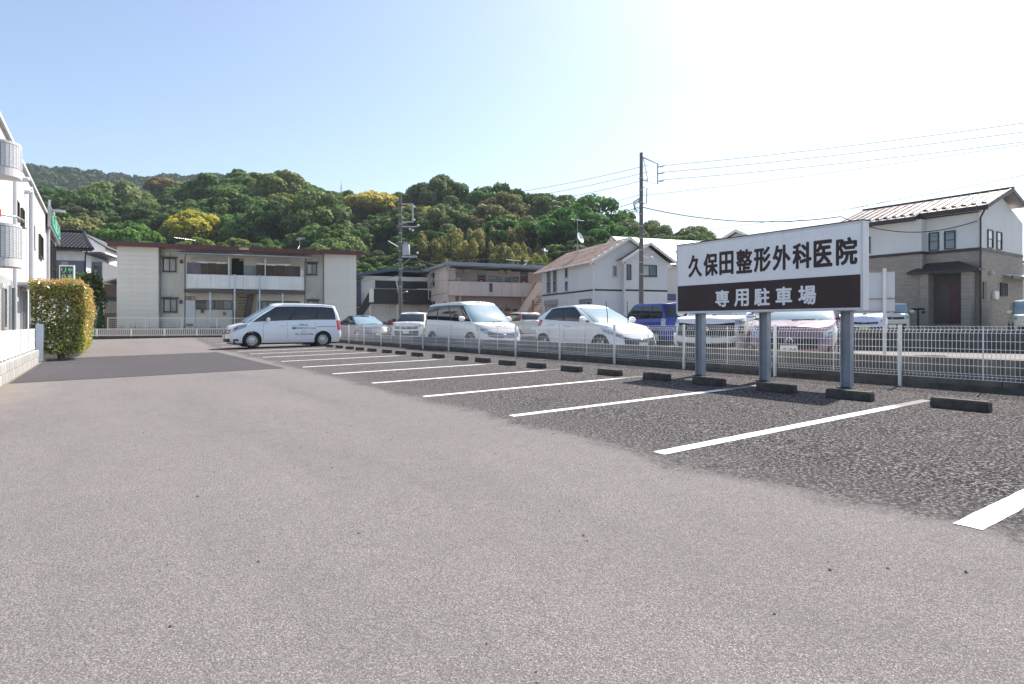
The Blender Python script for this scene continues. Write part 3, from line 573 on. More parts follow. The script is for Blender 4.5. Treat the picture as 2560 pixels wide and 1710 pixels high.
car('kei_suv', 'cream boxy little suv with round lamps in front of the brown brick house', 34.6, 15.2, .552, 204.2, HUST, BEIGE)
NBOX = dict(HUST, H=1.79, top=[(0, .86), (.1, .96), (.55, 1.02), (3.4, 1.08)], gh=dict(x=(.5, 1.0, 3.22, 3.37), w1=.87, bow=.04, roof=[(.9, 1.68), (1.5, 1.73), (3.3, 1.7)], win=[(.07, .15), (.165, .42), (.435, .70), (.715, .94)], pil=(.158, .428, .708), ws=70), emb=('h', .74, .05), grille=[(36, .66, .8, 'bars', 0), (44, .12, .36, 'plain', 0)], pm=PLATEY)
car('kei_van', 'pale cream boxy kei van parked in the drive beside the brown brick house', 38.6, 10.55, .552, 200, NBOX, CREAM)
MIRA = dict(L=3.4, W=1.475, H=1.5, r=.27, wheels=(.6, 3.0), rf=.45, rr=.3, top=[(0, .78), (.2, .88), (.8, .95), (3.4, 1.0)], gh=dict(x=(.75, 1.4, 3.0, 3.32), w1=.80, bow=.05, roof=[(1.2, 1.4), (1.8, 1.46), (3.1, 1.42)], win=[(.1, .42), (.435, .72), (.735, .92)], pil=(.427, .727)), lamp=(44, 84, .62, .86, .68, .9), grille=[(30, .5, .7, 'plain', 0)], tail=(62, 89, .2, .92, 'high'), rx=[(0, .06), (.3, 0), (1, .06)], seams=(1.1, 1.95), handles=((1.85, .84), (2.6, .84)), plate=.35)
car('kei_car', 'beige kei car with tall red tail lights seen from behind between two white cars', 19.3, 27.6, .26, 80, MIRA, BEIGE)
# ================================================================ buildings
def pane_mat(name, col, var=.3): return mat(name, col, .06, var, .7, spec=.8, coat=.6)
PD_ = pane_mat('pane_dark', (.035, .045, .055)); PB_ = pane_mat('pane_blue', (.10, .15, .19)); PL_ = pane_mat('pane_curtain', (.34, .36, .36), .15)
FBR = mat('frame_brown', (.06, .038, .03), .5, .1); FAL = mat('frame_aluminium', (.46, .46, .45), .4, .08, metal=.3); FBK = mat('frame_black', (.022, .02, .022), .45, .1)
LEFT = Matrix.Rotation(-pi/2, 4, 'Z'); RIGHT = Matrix.Rotation(pi/2, 4, 'Z')
def win(par, x0, x1, z0, z1, fm=FAL, pm=PD_, M=None, mul=1, rows=1, t=.045, sill=True, deep=.05, hood=None, pms=None):
    M = M or Matrix(); mb = MB(); mb.box(x0, x1, -deep, -.001, z1-t, z1).box(x0, x1, -deep, -.001, z0, z0+t).box(x0, x0+t, -deep, -.001, z0+t, z1-t).box(x1-t, x1, -deep, -.001, z0+t, z1-t)
    wi, hi = (x1-x0-2*t)/mul, (z1-z0-2*t)/rows
    for i in range(1, mul): mb.box(x0+t+wi*i-t*.4, x0+t+wi*i+t*.4, -deep*.85, -.001, z0+t, z1-t)
    for j in range(1, rows): mb.box(x0+t, x1-t, -deep*.75, -.001, z0+t+hi*j-t*.3, z0+t+hi*j+t*.3)
    o = mb.build('window', fm, par, M)
    for i in range(mul):
        for j in range(rows): B(x0+t+wi*i+.003, x0+t+wi*(i+1)-.003, -.018-.008*(i % 2), -.004, z0+t+hi*j+.003, z0+t+hi*(j+1)-.003).build('pane', (pms[(i+j) % len(pms)] if pms else pm), o)
    if sill: B(x0-.03, x1+.03, -deep-.04, -.002, z0-.04, z0-.002).build('sill', fm, o)
    if hood: B(x0-.08, x1+.08, -.26, -.002, z1+.03, z1+.09).build('hood', hood, o)
    return o
def pipe(par, pts, r, m, name='downpipe', M=None): return MB().tube(pts, r, 8).build(name, m, par, M, smooth=40)
def antenna(label, x, y, z, h, rz=0):
    a = thing('tv_antenna', label, 'antenna', (x, y, z), rz, 'rooftop television antennas')
    m = mat('antenna_metal', (.35, .35, .36), .4, .1, metal=.6)
    MB().tube([(0, 0, -.1), (0, 0, h)], .02, 6).build('mast', m, a)
    mb = MB().tube([(-.8, 0, h-.15), (.8, 0, h-.15)], .012, 5)
    for k in range(8): mb.tube([(-.75+k*.21, -.28+.02*k, h-.15), (-.75+k*.21, .28-.02*k, h-.15)], .007, 4)
    mb.build('boom', m, a); MB().tube([(0, 0, h*.6), (-.9, .5, 0)], .006, 4).tube([(0, 0, h*.6), (.9, .5, 0)], .006, 4).build('guy_wire', m, a)
# ---------------------------------------------------------------- cream apartment block at the end of the lot
ap = thing('apartment_block', 'cream two storey apartment block with dark red roof edge and long balcony', 'building', (.80, 45.62, .75), radians(-14.75))
CRM = mat('cream_siding', (.67, .665, .61), .7, .06, .8, .1, 30, streak=.22, dirt=(.40, .36, .27), rand=.025); CRM2 = mat('cream_wall', (.64, .63, .56), .75, .08, .8, .15, 30, streak=.3, dirt=(.34, .30, .22))
RED = mat('roof_edge_red', (.095, .03, .032), .5, .12, 2); DGR = mat('dark_gutter', (.075, .07, .072), .5, .15); WPL = mat('balcony_board', (.70, .73, .71), .6, .07, 1.5, streak=.4, dirt=(.40, .40, .36), rand=.05); PIPEB = mat('pale_blue_post', (.50, .60, .66), .5, .1, streak=.2)
g0 = -.75
B(.02, 14.7, .62, 7.5, 0, 5.3).build('wall', CRM2, ap)
for xa, xb in ((0, 2.32), (12.52, 14.7)):
    B(xa+.02, xb-.02, .02, .61, 0, 5.28).build('end_bay', CRM2, ap)
    bd = B(0, xb-xa, -.004, .019, .004, .284).mesh('siding_board', bevel=.004)
    for k in range(18): obj('siding_board', bd, CRM, ap, T(xa, 0, .06+k*.29))
bd = B(-.012, .011, 0, 7.2, .004, .284).mesh('siding_board', bevel=.004)
for k in range(18): obj('siding_board', bd, CRM, ap, T(0, .05, .06+k*.29))
for xa, xb, z in ((-.4, 2.75, 5.33), (2.75, 7.08, 5.29), (7.7, 12.35, 5.27), (12.35, 15.15, 5.32)):
    B(xa, xb, -.42, 7.9, z, z+.05).build('roof_deck', RED, ap); B(xa, xb, -.47, -.4205, z-.1, z+.2).build('fascia', RED, ap); B(xa+.05, xb-.05, -.4, .0, z-.06, z-.001).build('soffit', mat('soffit_wood', (.34, .25, .16), .8, .3), ap)
B(7.09, 7.69, -.3, 7.8, 5.3, 5.46).build('gap_board', mat('old_board', (.55, .45, .33), .8, .25, 3), ap)
B(-.4, -.02, -.4, 7.9, 5.2, 5.31).build('eave_rafters', mat('rafter', (.30, .2, .1), .8, .3), ap)
for x0, x1, z0, z1 in ((2.46, 3.23, 3.80, 4.66), (2.5, 3.28, 1.15, 2.01), (11.36, 12.06, 3.83, 4.62), (11.4, 12.15, 1.15, 2.0)): win(ap, x0, x1, z0, z1, FBR, PL_, T(0, .62), 2, 1, .05, True, .1, FBR, [PL_, PB_])
for x, z in ((2.62, 4.85), (2.7, 2.2), (11.75, 4.78), (11.75, 2.2)): B(x, x+.26, .48, .619, z, z+.2).build('vent_hood', CRM, ap, bevel=.02)
for x, z, nm in ((3.45, 4.35, 'gas_meter'), (3.42, 1.7, 'gas_meter'), (4.7, 1.1, 'meter_box'), (6.02, .95, 'post_box')): B(x, x+.16, .50, .619, z, z+.24).build(nm, DGR if nm != 'post_box' else mat('box_brown', (.3, .2, .16), .6), ap, bevel=.01)
# balcony
B(3.85, 11.25, -.32, .618, 2.42, 2.55).build('balcony_deck', mat('deck_grey', (.30, .31, .31), .7, .25, 3, streak=.5), ap); B(3.83, 11.27, -.36, -.3205, 2.40, 2.62).build('deck_edge', DGR, ap)
xs = [3.94, 4.62, 5.36, 5.95, 6.50, 7.35, 8.12, 8.72, 9.6, 10.45, 11.2]
for a, b in zip(xs, xs[1:]): B(a+.006, b-.006, -.345, -.322, 2.72, 3.56).build('balcony_panel', WPL, ap)
for z in (2.70, 3.585): B(3.9, 11.24, -.335, -.30, z-.018, z+.018).build('balcony_rail', WPL, ap)
for x in (5.37, 6.83, 8.36, 9.8): B(x-.045, x+.045, -.42, -.347, g0+.75, 2.42 if x in (5.37, 9.8) else 3.65).build('balcony_post', PIPEB, ap)
for x in (6.48, 8.71): B(x-.03, x+.03, -.40, -.346, 2.7, 4.82).build('awning_post', WPL, ap)
pipe(ap, [(3.9, -.40, 0), (3.9, -.40, 4.7), (3.97, -.4, 4.92)], .035, DGR); pipe(ap, [(11.24, -.40, 0), (11.24, -.40, 4.5), (11.3, -.4, 4.85)], .035, DGR)
MB().ext([(3.4, -.62, 4.92), (3.4, .61, 5.1), (3.4, .61, 5.14), (3.4, -.62, 4.96)], (8.3, 0, 0)).build('awning_sheet', mat('awning_clear', (.38, .40, .40), .4, .2), ap)
pipe(ap, [(3.35, -.64, 4.90), (11.75, -.64, 4.88)], .05, mat('gutter_grey', (.22, .22, .24), .5, .2), 'gutter')
SUD = mat('reed_screen', (.075, .05, .038), .85, .3, 1.2, .5, 60, .01, rand=.18); CLO = mat('white_cloth', (.68, .68, .66), .9, .1)
bs = [3.99, 4.78, 5.2, 5.72, 6.4]
for k, (a, b) in enumerate(zip(bs, bs[1:])): B(a+.004, b-.004, -.26, -.245, 3.58, 4.36-.03*(k % 2)).build('reed_screen', SUD if k else mat('grey_screen', (.13, .12, .14), .8, .3, 2), ap)
bs = [8.14, 8.7, 9.35, 9.95, 10.93]
for k, (a, b) in enumerate(zip(bs, bs[1:])): B(a+.004, b-.004, -.26, -.245, 3.58, 4.34-.03*(k % 2)).build('reed_screen', SUD, ap)
for a, b in ((4.6, 6.35), (8.2, 10.3)):
    mb = MB().grid(lambda u, v: (a+(b-a)*u, -.235+.01*sin(u*40), 4.46-.03*sin(u*pi)-(1-v)*(.08+.04*abs(sin(u*23)))), 40, 1); mb.build('cloth_strip', CLO, ap, fix=False)
B(10.95, 11.15, -.25, -.24, 3.6, 4.1).build('towel', CLO, ap)
B(6.56, 7.3, .60, .617, 2.6, 4.8).build('stair_opening', mat('opening_dark', (.02, .022, .02), .9, 0), ap); B(7.32, 8.08, .58, .618, 3.1, 4.35).build('balcony_screen', mat('blue_screen', (.32, .37, .38), .7, .1), ap)  # stair opening is a flat near-black panel; its shade is painted as colour
# ground floor doors and windows
B(3.76, 4.34, .56, .619, .02, 1.93).build('door', mat('door_white', (.62, .66, .70), .5, .05), ap); B(3.76, 4.34, .555, .619, 1.935, 2.2).build('door_light', PD_, ap); B(3.82, 4.22, .545, .5595, .22, .38).build('door_vent', mat('vent_brown', (.22, .16, .12), .7), ap)
win(ap, 4.4, 6.6, 1.33, 1.95, FBR, PD_, T(0, .62), 4, 1, .05, False, .06, None, [PD_, PB_]); win(ap, 8.2, 10.9, 1.33, 1.95, FBR, PD_, T(0, .62), 5, 1, .05, False, .06, None, [PB_, PD_])
B(6.62, 8.1, .59, .6185, .0, 2.4).build('stair_wall', mat('stair_back', (.40, .35, .24), .8, .15), ap)
for k in range(11): B(6.85, 7.55, .36, .588, .15+k*.2, .18+k*.2).build('stair_tread', DGR, ap)
MB().ext([(7.55, .5, 2.35), (7.95, .5, 2.35), (7.6, .5, 0), (7.2, .5, 0)], (0, .05, 0)).build('stair_stringer', DGR, ap); B(6.62, 6.82, .5, .589, 0, 1.3).build('stair_door', FBR, ap)
for x in (2.36, 12.48): pipe(ap, [(x, .55, 0), (x, .55, 5.15)], .04, mat('pipe_grey', (.42, .43, .42), .5, .1))
for x in (2.46, 12.15, 12.28): pipe(ap, [(x, .58, 0), (x, .58, 1.9)], .03, CRM, 'vent_pipe')
mb = MB()
for k in range(3): mb.tube([(4.2+k*2.9, -.1, 4.62), (4.5+k*2.9, .0, 4.66)], .05, 6)
mb.build('porch_lamp', FAL, ap)
def on(o, x, y, z): return o.matrix_basis @ Vector((x, y, z))
for k, (x, h) in enumerate(((3.3, 1.15), (10.9, 1.5))):
    p = on(ap, x, 3.4, 5.33); antenna(('short tv antenna on the cream apartment roof above its end bay', 'taller tv antenna on the cream apartment roof above the reed screens')[k], p.x, p.y, p.z, h, .5+k)
# apartment garden retaining kerb, wire fence, and the lot's end fence
gt = MB().box(-9, 22, -2.3, 9, -1.2, -.001).build('garden_ground', EARTH, None, ap.matrix_basis); tag(gt, kind='structure')
wf = thing('wire_fence', 'thin white wire fence along the apartment garden', 'fence', ap.location, ap.rotation_euler.z)
for k in range(9): B(-.1+k*2-.02, -.1+k*2+.02, -1.52, -1.48, 0, .74).build('post', FW, wf)
mb = MB(); 
for z in (.08, .2, .32, .44, .56, .68): mb.box(-.1, 15.9, -1.503, -1.497, z-.004, z+.004)
for k in range(160): mb.box(-.1+k*.1, -.096+k*.1, -1.502, -1.498, .05, .7)
mb.box(-.1, 15.9, -1.515, -1.485, .715, .745); mb.build('wire_panel', FW, wf)
ef = thing('end_fence', 'low white barred fence on a dark kerb at the far end of the lot', 'fence', ap.location, ap.rotation_euler.z)
B(-3.5, 10.2, -4.14, -3.9, -.9, -.36).build('kerb', CONC_D, ef)
for k in range(9): B(-3.4+k*1.7-.025, -3.4+k*1.7+.025, -4.05, -4.0, -.36, .09).build('post', FW, ef)
for z in (-.3, .06): B(-3.4, 10.2, -4.045, -4.005, z-.02, z+.02).build('rail', FW, ef)
br = B(-.011, .011, -4.036, -4.014, -.28, .04).mesh('bar')
for k in range(136): obj('bar', br, FW, ef, T(-3.35+k*.1, 0, 0))
# ---------------------------------------------------------------- pink-beige apartment with outside corridor
pk = thing('corridor_apartment', 'pinkish beige two storey apartment with walled outside corridor and stairs', 'building', (23.9, 44.6, .5), radians(-12.2))
PKW = mat('pink_panel', (.60, .50, .46), .75, .08, .7, .1, 20, streak=.4, dirt=(.40, .30, .26), rand=.04); PKD = mat('pink_inner', (.48, .39, .36), .8, .1, .8); RST = mat('rust_brown', (.20, .09, .06), .7, .3); GRB = mat('roof_grey_blue', (.26, .30, .36), .45, .15, 1.5)
MAR = mat('maroon_door', (.10, .03, .036), .5, .1)
B(.03, 9.2, 1.23, 10.4, 0, 5.3).build('inner_wall', PKD, pk); B(.03, .6, .1, 1.229, 0, 5.3).build('corner_pier', PKD, pk)
for j, (za, zb_) in enumerate(((0, 3.2), (3.22, 5.45))):
    for k in range(11):
        B(-.012, .029, .02+k*.94, .95+k*.94, za, zb_).build('wall_panel', PKW, pk)
B(-.02, -.0125, 0, 10.4, 3.19, 3.235).build('wall_joint', RST, pk)
B(-.45, 9.6, -.5, 10.9, 5.46, 5.72).build('roof_slab', GRB, pk, bevel=.03); B(-.3, 9.4, -.3, 10.6, 5.721, 5.76).build('roof_top', mat('roof_sheet', (.42, .42, .43), .5, .1), pk)
B(.0, 9.2, -.02, 1.22, 2.95, 3.07).build('corridor_floor', PKD, pk)
for k in range(8): B(.02+k*.94, .95+k*.94-.004, -.03, .03, 3.0, 4.2).build('corridor_panel', PKW, pk)
B(-.01, 7.55, -.04, .04, 4.201, 4.24).build('corridor_rail', RST, pk); B(-.01, 7.55, -.036, .03, 2.96, 2.999).build('corridor_edge', RST, pk)
B(3.5, 3.95, -.05, -.031, 3.25, 4.18).build('slot_frame', PKW, pk); B(3.57, 3.86, -.06, -.0505, 3.36, 4.1).build('slot', PD_, pk)
for x in (1.0, 6.7): B(x-.05, x+.05, .02, .12, -.2, 2.94).build('corridor_post', mat('post_pale', (.5, .48, .45), .6, .1), pk)
for x0 in (2.94, 6.99):
    for z in (3.07, .1):
        d = B(x0, x0+.7, 1.17, 1.229, z, z+1.75).build('door', MAR, pk); B(x0, x0+.7, 1.16, 1.229, z+1.755, z+2.2).build('transom', PD_, pk); B(x0+.2, x0+.45, 1.155, 1.1695, z+1.2, z+1.32).build('name_plate', PLATE, d)
for z in (4.15, 1.3):
    win(pk, 3.78, 5.3, z, z+.75, FAL, PB_, T(0, 1.23), 2, 5, .05, True); win(pk, 5.4, 6.9, z, z+.75, FAL, PD_, T(0, 1.23), 2, 5, .05, True)
for x, z in ((1.67, 5.0), (4.9, 5.05), (5.6, 5.05), (.75, 5.02), (4.9, 2.1), (5.6, 2.1)): B(x, x+.42, 1.0, 1.229, z, z+.32).build('vent_hood', mat('vent_beige', (.46, .42, .33), .7, .1), pk, bevel=.02)
B(.3, .95, 1.1, 1.229, 4.3, 4.85).build('meter_board', PLATE, pk); B(1.0, 1.3, 1.1, 1.229, 4.2, 4.6).build('meter_board', PLATE, pk)
MB().ext([(7.56, -.9, 4.2), (8.4, -.9, 4.2), (5.9, -.9, .6), (5.2, -.9, 0), (4.9, -.9, 0), (4.9, -.9, .5)], (0, .06, 0)).build('stair_parapet', PKW, pk); MB().ext([(8.3, -.02, 4.2), (9.1, -.02, 4.2), (9.1, -.02, 2.9), (6.6, -.02, -.1), (5.7, -.02, -.1)], (0, .06, 0)).build('stair_parapet', PKW, pk)
mb = MB()
for k in range(14): B(5.3+k*.22, 5.55+k*.22, -.83, -.03, .1+k*.2, .14+k*.2).build('stair_tread', RST, pk)
MB().tube([(7.56, -.94, 4.22), (5.0, -.94, .56)], .03, 6).tube([(8.35, -.06, 4.22), (5.7, -.06, .0)], .03, 6).build('stair_rail', RST, pk)
ML = T(-.012, 0, 0) @ LEFT
win(pk, -6.2, -4.3, 4.0, 5.3, FAL, PL_, ML, 2, 1, .05, True, .06, None, [PL_, PD_]); B(-.05, -.0125, 6.25, 7.9, 3.95, 5.1).build('shutter_case', PKW, pk); win(pk, -6.1, -4.3, 1.4, 2.7, FAL, PD_, ML, 2, 2); B(-.05, -.0125, 6.2, 7.7, 1.3, 2.5).build('shutter_case', PKW, pk)
pipe(pk, [(-.06, .1, 0), (-.06, .1, 5.1), (-.06, .4, 5.35), (.2, -.25, 5.46)], .045, FAL); pipe(pk, [(9.0, -.1, 2.9), (9.0, -.1, 5.0), (9.3, -.3, 5.4)], .045, FAL)
for k, x in enumerate((7.0, 8.3)): p = on(pk, x, 3, 5.75); antenna(('small tv antenna on the pinkish apartment roof above its second door', 'small tv antenna on the pinkish apartment roof close to the grey house')[k], p.x, p.y, p.z, .9, k)
# orange timber fence beside it
of = thing('timber_fence', 'orange brown slatted timber fence beside the grey house', 'fence', (26.4, 38.6, .3), radians(-12)); OT = mat('orange_timber', (.36, .19, .07), .75, .25, 3, rand=.1)
for k in range(26): B(-2.6+k*.16, -2.5+k*.16, 0, .03, -.2, 1.75).build('slat', OT, of)
for z in (.3, 1.72): B(-2.65, 1.6, .031, .09, z, z+.08).build('rail', OT, of)
for x in (-2.65, 1.6): B(x-.06, x+.06, .0, .12, -.2, 2.7 if x > 0 else 1.85).build('post', OT, of)
# brown plank fence by the pole
bf = thing('plank_fence', 'dark reddish brown horizontal plank fence behind the utility pole', 'fence', (16.5, 45.4, .5), radians(-12)); BT = mat('brown_plank', (.115, .05, .035), .7, .3, 2, rand=.18)
for s_ in range(5):
    if s_ == 2: continue
    for k in range(6): B(-3.2+s_*2.1, -3.2+s_*2.1+2.05, 0, .03, -.3+k*.27, -.045+k*.27).build('plank', BT, bf)
# ---------------------------------------------------------------- white building with blue roof and black outside stair, navy building
wb_ = thing('white_shop_house', 'white building with blue roof edge and black outside staircase', 'building', (19.0, 52.6, .5), radians(-12)); BLK_ = mat('black_steel', (.018, .018, .022), .5, .15); NVR = mat('navy_roof', (.05, .075, .15), .45, .15); WST = mat('white_stucco', (.76, .76, .76), .8, .08, 1, streak=.4, dirt=(.33, .31, .28))
B(0, 7.5, .4, 8, -.3, 5.0).build('wall', WST, wb_)
MB().ext([(-.4, -.3, 4.85), (3.1, -.3, 5.45), (7.7, -.3, 5.3), (7.7, -.3, 5.5), (3.1, -.3, 5.68), (-.4, -.3, 5.08)], (0, 8.7, 0)).build('roof', NVR, wb_)
B(2.5, 7.5, -.9, .39, 2.95, 3.0).build('landing', BLK_, wb_); B(1.0, 7.5, -.95, -.9, 2.4, 3.75).build('balustrade', BLK_, wb_); MB().ext([(1.0, -.95, 3.75), (1.0, -.95, 2.4), (-.6, -.95, 0), (-1.1, -.95, 0)], (0, .05, 0)).build('stair_parapet', BLK_, wb_); B(1.6, 7.5, .33, .399, 3.9, 4.6).build('sign_band', BLK_, wb_)
B(.85, 1.25, -1.0, -.951, 2.55, 3.75).build('white_plate', WST, wb_); B(5.2, 7.5, -.97, -.951, 3.78, 3.85).build('rail', WST, wb_); win(wb_, 6.2, 7.4, 2.9, 3.7, WST, BLK_, T(0, -.955), 1, 1, .04, False)
for x in (.95, 3.4): B(x-.05, x+.05, -.9, -.8, -.3, 2.4).build('post', WST, wb_)
B(6.3, 7.3, .33, .399, .6, 1.3).build('grille', BLK_, wb_); B(5.6, 5.8, .2, .399, 1.7, 1.9).build('lamp', FAL, wb_)
nv = thing('navy_house', 'dark navy clad house beside the cream apartment block', 'building', (15.2, 53.5, .5), radians(-12)); NVW = mat('navy_siding', (.07, .075, .11), .6, .1, 2, .3, 30)
for k in range(16): B(0, 4.2, 0, .05, -.2+k*.3, .094+k*.3).build('siding_board', NVW, nv)
B(.02, 4.18, .051, 7, -.2, 4.65).build('wall', NVW, nv); B(-.15, 4.35, -.2, 7.2, 4.66, 4.8).build('roof', DGR, nv); win(nv, 1.5, 2.9, 2.9, 3.9, FAL, PB_, None, 2, 1, .06, True, .05, None, [PB_, mat('green_curtain', (.06, .22, .18), .5)]); B(0, 4.2, -.02, -.001, 2.1, 2.14).build('belt', FAL, nv); win(nv, 1.7, 2.4, 1.0, 1.6, FAL, PD_)
# ---------------------------------------------------------------- grey-white house with brown shingle roof
gh_ = thing('grey_house', 'pale grey two storey house with brown shingle roof and twin gables', 'building', (28.3, 31.55, .5), radians(-14)); GWS = mat('pale_grey_siding', (.66, .66, .665), .75, .05, .8, .15, 8, streak=.12); WTR = mat('white_trim', (.74, .73, .70), .6, .06, streak=.2)
SHG = [mat('shingle_%s' % n, c, .9, .25, 6, .4, 60) for n, c in (('brown', (.235, .165, .14)), ('dark', (.19, .13, .11)), ('light', (.27, .195, .165)))]
B(0, 2.6, 0, 9.3, -.4, 5.0).build('wall', GWS, gh_); B(2.601, 5.65, .01, 9.3, -.4, 4.9).build('wall', GWS, gh_); B(2.2, 5.66, -.45, .0095, -.4, 5.05).build('gable_wing', GWS, gh_)
for x0, x1, y in ((0, 2.2, -.012), (2.19, 5.67, -.462)): B(x0-.012, x1, y, y+.011, 2.92, 3.04).build('belt', FBK, gh_)
B(-.013, -.001, 0, 9.3, 2.92, 3.04).build('belt', FBK, gh_)
MB().ext([(0, .0, 5.0), (5.65, .0, 5.0), (2.6, .0, 6.55)], (0, 9.3, 0)).build('gable', GWS, gh_); MB().ext([(2.2, -.45, 5.05), (5.66, -.45, 5.05), (4.0, -.45, 6.15)], (0, .6, 0)).build('gable', GWS, gh_)
def slope(par, p0, p1, q0, q1, th, m, name='roof_slope'):   # eave p0-p1, ridge q0-q1
    p0, p1, q0, q1 = map(Vector, (p0, p1, q0, q1)); n = (p1-p0).cross(q0-p0).normalized(); n = n if n.z > 0 else -n
    return MB().add([p0, p1, q1, q0, p0+n*th, p1+n*th, q1+n*th, q0+n*th], [(3, 2, 1, 0), (4, 5, 6, 7), (0, 1, 5, 4), (1, 2, 6, 5), (2, 3, 7, 6), (3, 0, 4, 7)]).build(name, m, par)
def shingles(par, p0, p1, q0, q1, rows, cols, mats, th=.03, lift=.1, name='shingle', gap=.006):
    p0, p1, q0, q1 = map(Vector, (p0, p1, q0, q1)); n = (p1-p0).cross(q0-p0).normalized(); n = n if n.z > 0 else -n; cache = {}
    for r_ in range(rows):
        for c_ in range(cols):
            u0, u1 = (c_+gap*5)/cols, (c_+1-gap*5)/cols
            if r_ % 2: u0, u1 = min(1, u0+.5/cols), min(1, u1+.5/cols)
            if u1-u0 < .02/cols*5: continue
            v0, v1 = r_/rows-.012, (r_+1)/rows
            P = lambda u, v: (p0*(1-u)+p1*u)*(1-v)+(q0*(1-u)+q1*u)*v
            a, b, c, d = P(u0, v0), P(u1, v0), P(u1, v1), P(u0, v1); e = n*lift; k = n*(lift+th)
            MB().add([a+e, b+e, c+e, d+e, a+k, b+k, c+n*(lift+.004), d+n*(lift+.004)], [(4, 5, 6, 7), (0, 1, 5, 4), (1, 2, 6, 5), (3, 0, 4, 7)]).build(name, mats[R.randrange(len(mats))], par, fix=False)
e0, e1, r0_, r1_ = (-.45, -.4, 4.82), (-.45, 9.8, 4.82), (2.6, -.4, 6.62), (2.6, 9.8, 6.62)
rl = slope(gh_, e0, e1, r0_, r1_, .1, WTR); slope(gh_, (6.1, -.4, 4.75), (6.1, 9.8, 4.75), r0_, r1_, .1, WTR)
shingles(rl, e0, e1, r0_, r1_, 13, 16, SHG)
f0, f1 = (1.75, -.85, 4.95), (1.75, 2.0, 4.95)
rg = slope(gh_, f0, f1, (4.0, -.85, 6.25), (4.0, 2.0, 6.25), .08, WTR); shingles(rg, f0, f1, (4.0, -.85, 6.25), (4.0, 2.0, 6.25), 9, 5, SHG, lift=.08); slope(gh_, (6.1, -.85, 4.98), (6.1, 2.0, 4.98), (4.0, -.85, 6.25), (4.0, 2.0, 6.25), .08, FBK)
for a, b in (((-.5, -.44, 4.72), (2.6, -.44, 6.55)), ((2.6, -.44, 6.55), (3.6, -.44, 5.95)), ((1.7, -.9, 4.85), (4.0, -.9, 6.18)), ((4.0, -.9, 6.18), (6.15, -.9, 4.88))):
    a, b = Vector(a), Vector(b); MB().add([a, b, b+Vector((0, 0, .2)), a+Vector((0, 0, .2)), a+Vector((0, .04, 0)), b+Vector((0, .04, 0)), b+Vector((0, .04, .2)), a+Vector((0, .04, .2))], [(0, 1, 2, 3), (5, 4, 7, 6), (3, 2, 6, 7), (1, 0, 4, 5)]).build('barge_board', WTR, gh_)
pipe(gh_, [(-.52, -.4, 4.86), (-.52, 9.8, 4.86)], .06, WTR, 'gutter'); pipe(gh_, [(-.5, -.2, 4.82), (-.1, -.06, 4.6), (-.06, -.06, 4.4), (-.06, -.06, -.3)], .045, WTR); pipe(gh_, [(1.7, -.8, 4.9), (2.12, -.52, 4.7), (2.12, -.52, -.3)], .045, WTR)
GL = LEFT
for y0_, y1_ in ((-8.2, -7.4), (-6.95, -6.2)): win(gh_, y0_, y1_, 3.12, 4.98, FAL, PB_, GL, 1, 2, .06, True, .06, None, [PD_, PB_])
for z in (3.15, 4.15): win(gh_, -4.7, -4.2, z, z+.72, FAL, PD_, GL)
B(-.12, -.001, 6.1, 8.6, 2.15, 2.55).build('shutter_box', mat('shutter_grey', (.35, .34, .33), .6, .1), gh_); win(gh_, -8.5, -6.2, .6, 2.14, FAL, PL_, GL, 2); B(-.02, -.001, .35, 2.3, -.3, 2.4).build('porch_recess', mat('recess_grey', (.20, .20, .20), .8, .1), gh_); win(gh_, -1.0, -.5, .1, 2.2, FAL, PD_, T(-.021) @ LEFT)
win(gh_, 1.45, 1.78, 3.95, 4.72, FAL, PD_); win(gh_, 2.32, 2.66, 3.75, 4.78, FBK, PD_, T(0, -.45)); win(gh_, 3.5, 4.75, 4.0, 4.8, FBK, PB_, T(0, -.45), 2, 1, .05, True, .06, None, [PL_, PB_])
an = on(gh_, 1.3, 5.2, 5.95); dsh = thing('satellite_dish', 'white satellite dish and aerial mast on the brown shingle roof', 'antenna', an, radians(20))
DW = mat('dish_white', (.72, .72, .73), .5, .05); MB().lathe([(.001, 0), (.18, .02), (.34, .075), (.42, .12), (.43, .12), (.34, .065), (.18, .01)], 20, Matrix.Translation((0, -.15, 1.35)) @ Matrix.Rotation(radians(70), 4, 'X')).build('dish', DW, dsh, smooth=50); MB().tube([(0, 0, -.3), (0, 0, 2.9)], .022, 6).tube([(-.3, 0, 0), (0, 0, 1.1)], .015, 5).tube([(.35, .1, 0), (0, 0, 1.1)], .015, 5).build('mast', FAL, dsh); MB().tube([(-.7, .2, 2.8), (.7, -.2, 2.8)], .012, 5).build('aerial', FAL, dsh); MB().tube([(0, -.15, 1.3), (.1, -.55, 1.45)], .012, 5).lathe([(.04, 0), (.05, .08), (.02, .1)], 8, Matrix.Translation((.1, -.6, 1.42))).build('feed_arm', FBK, dsh)
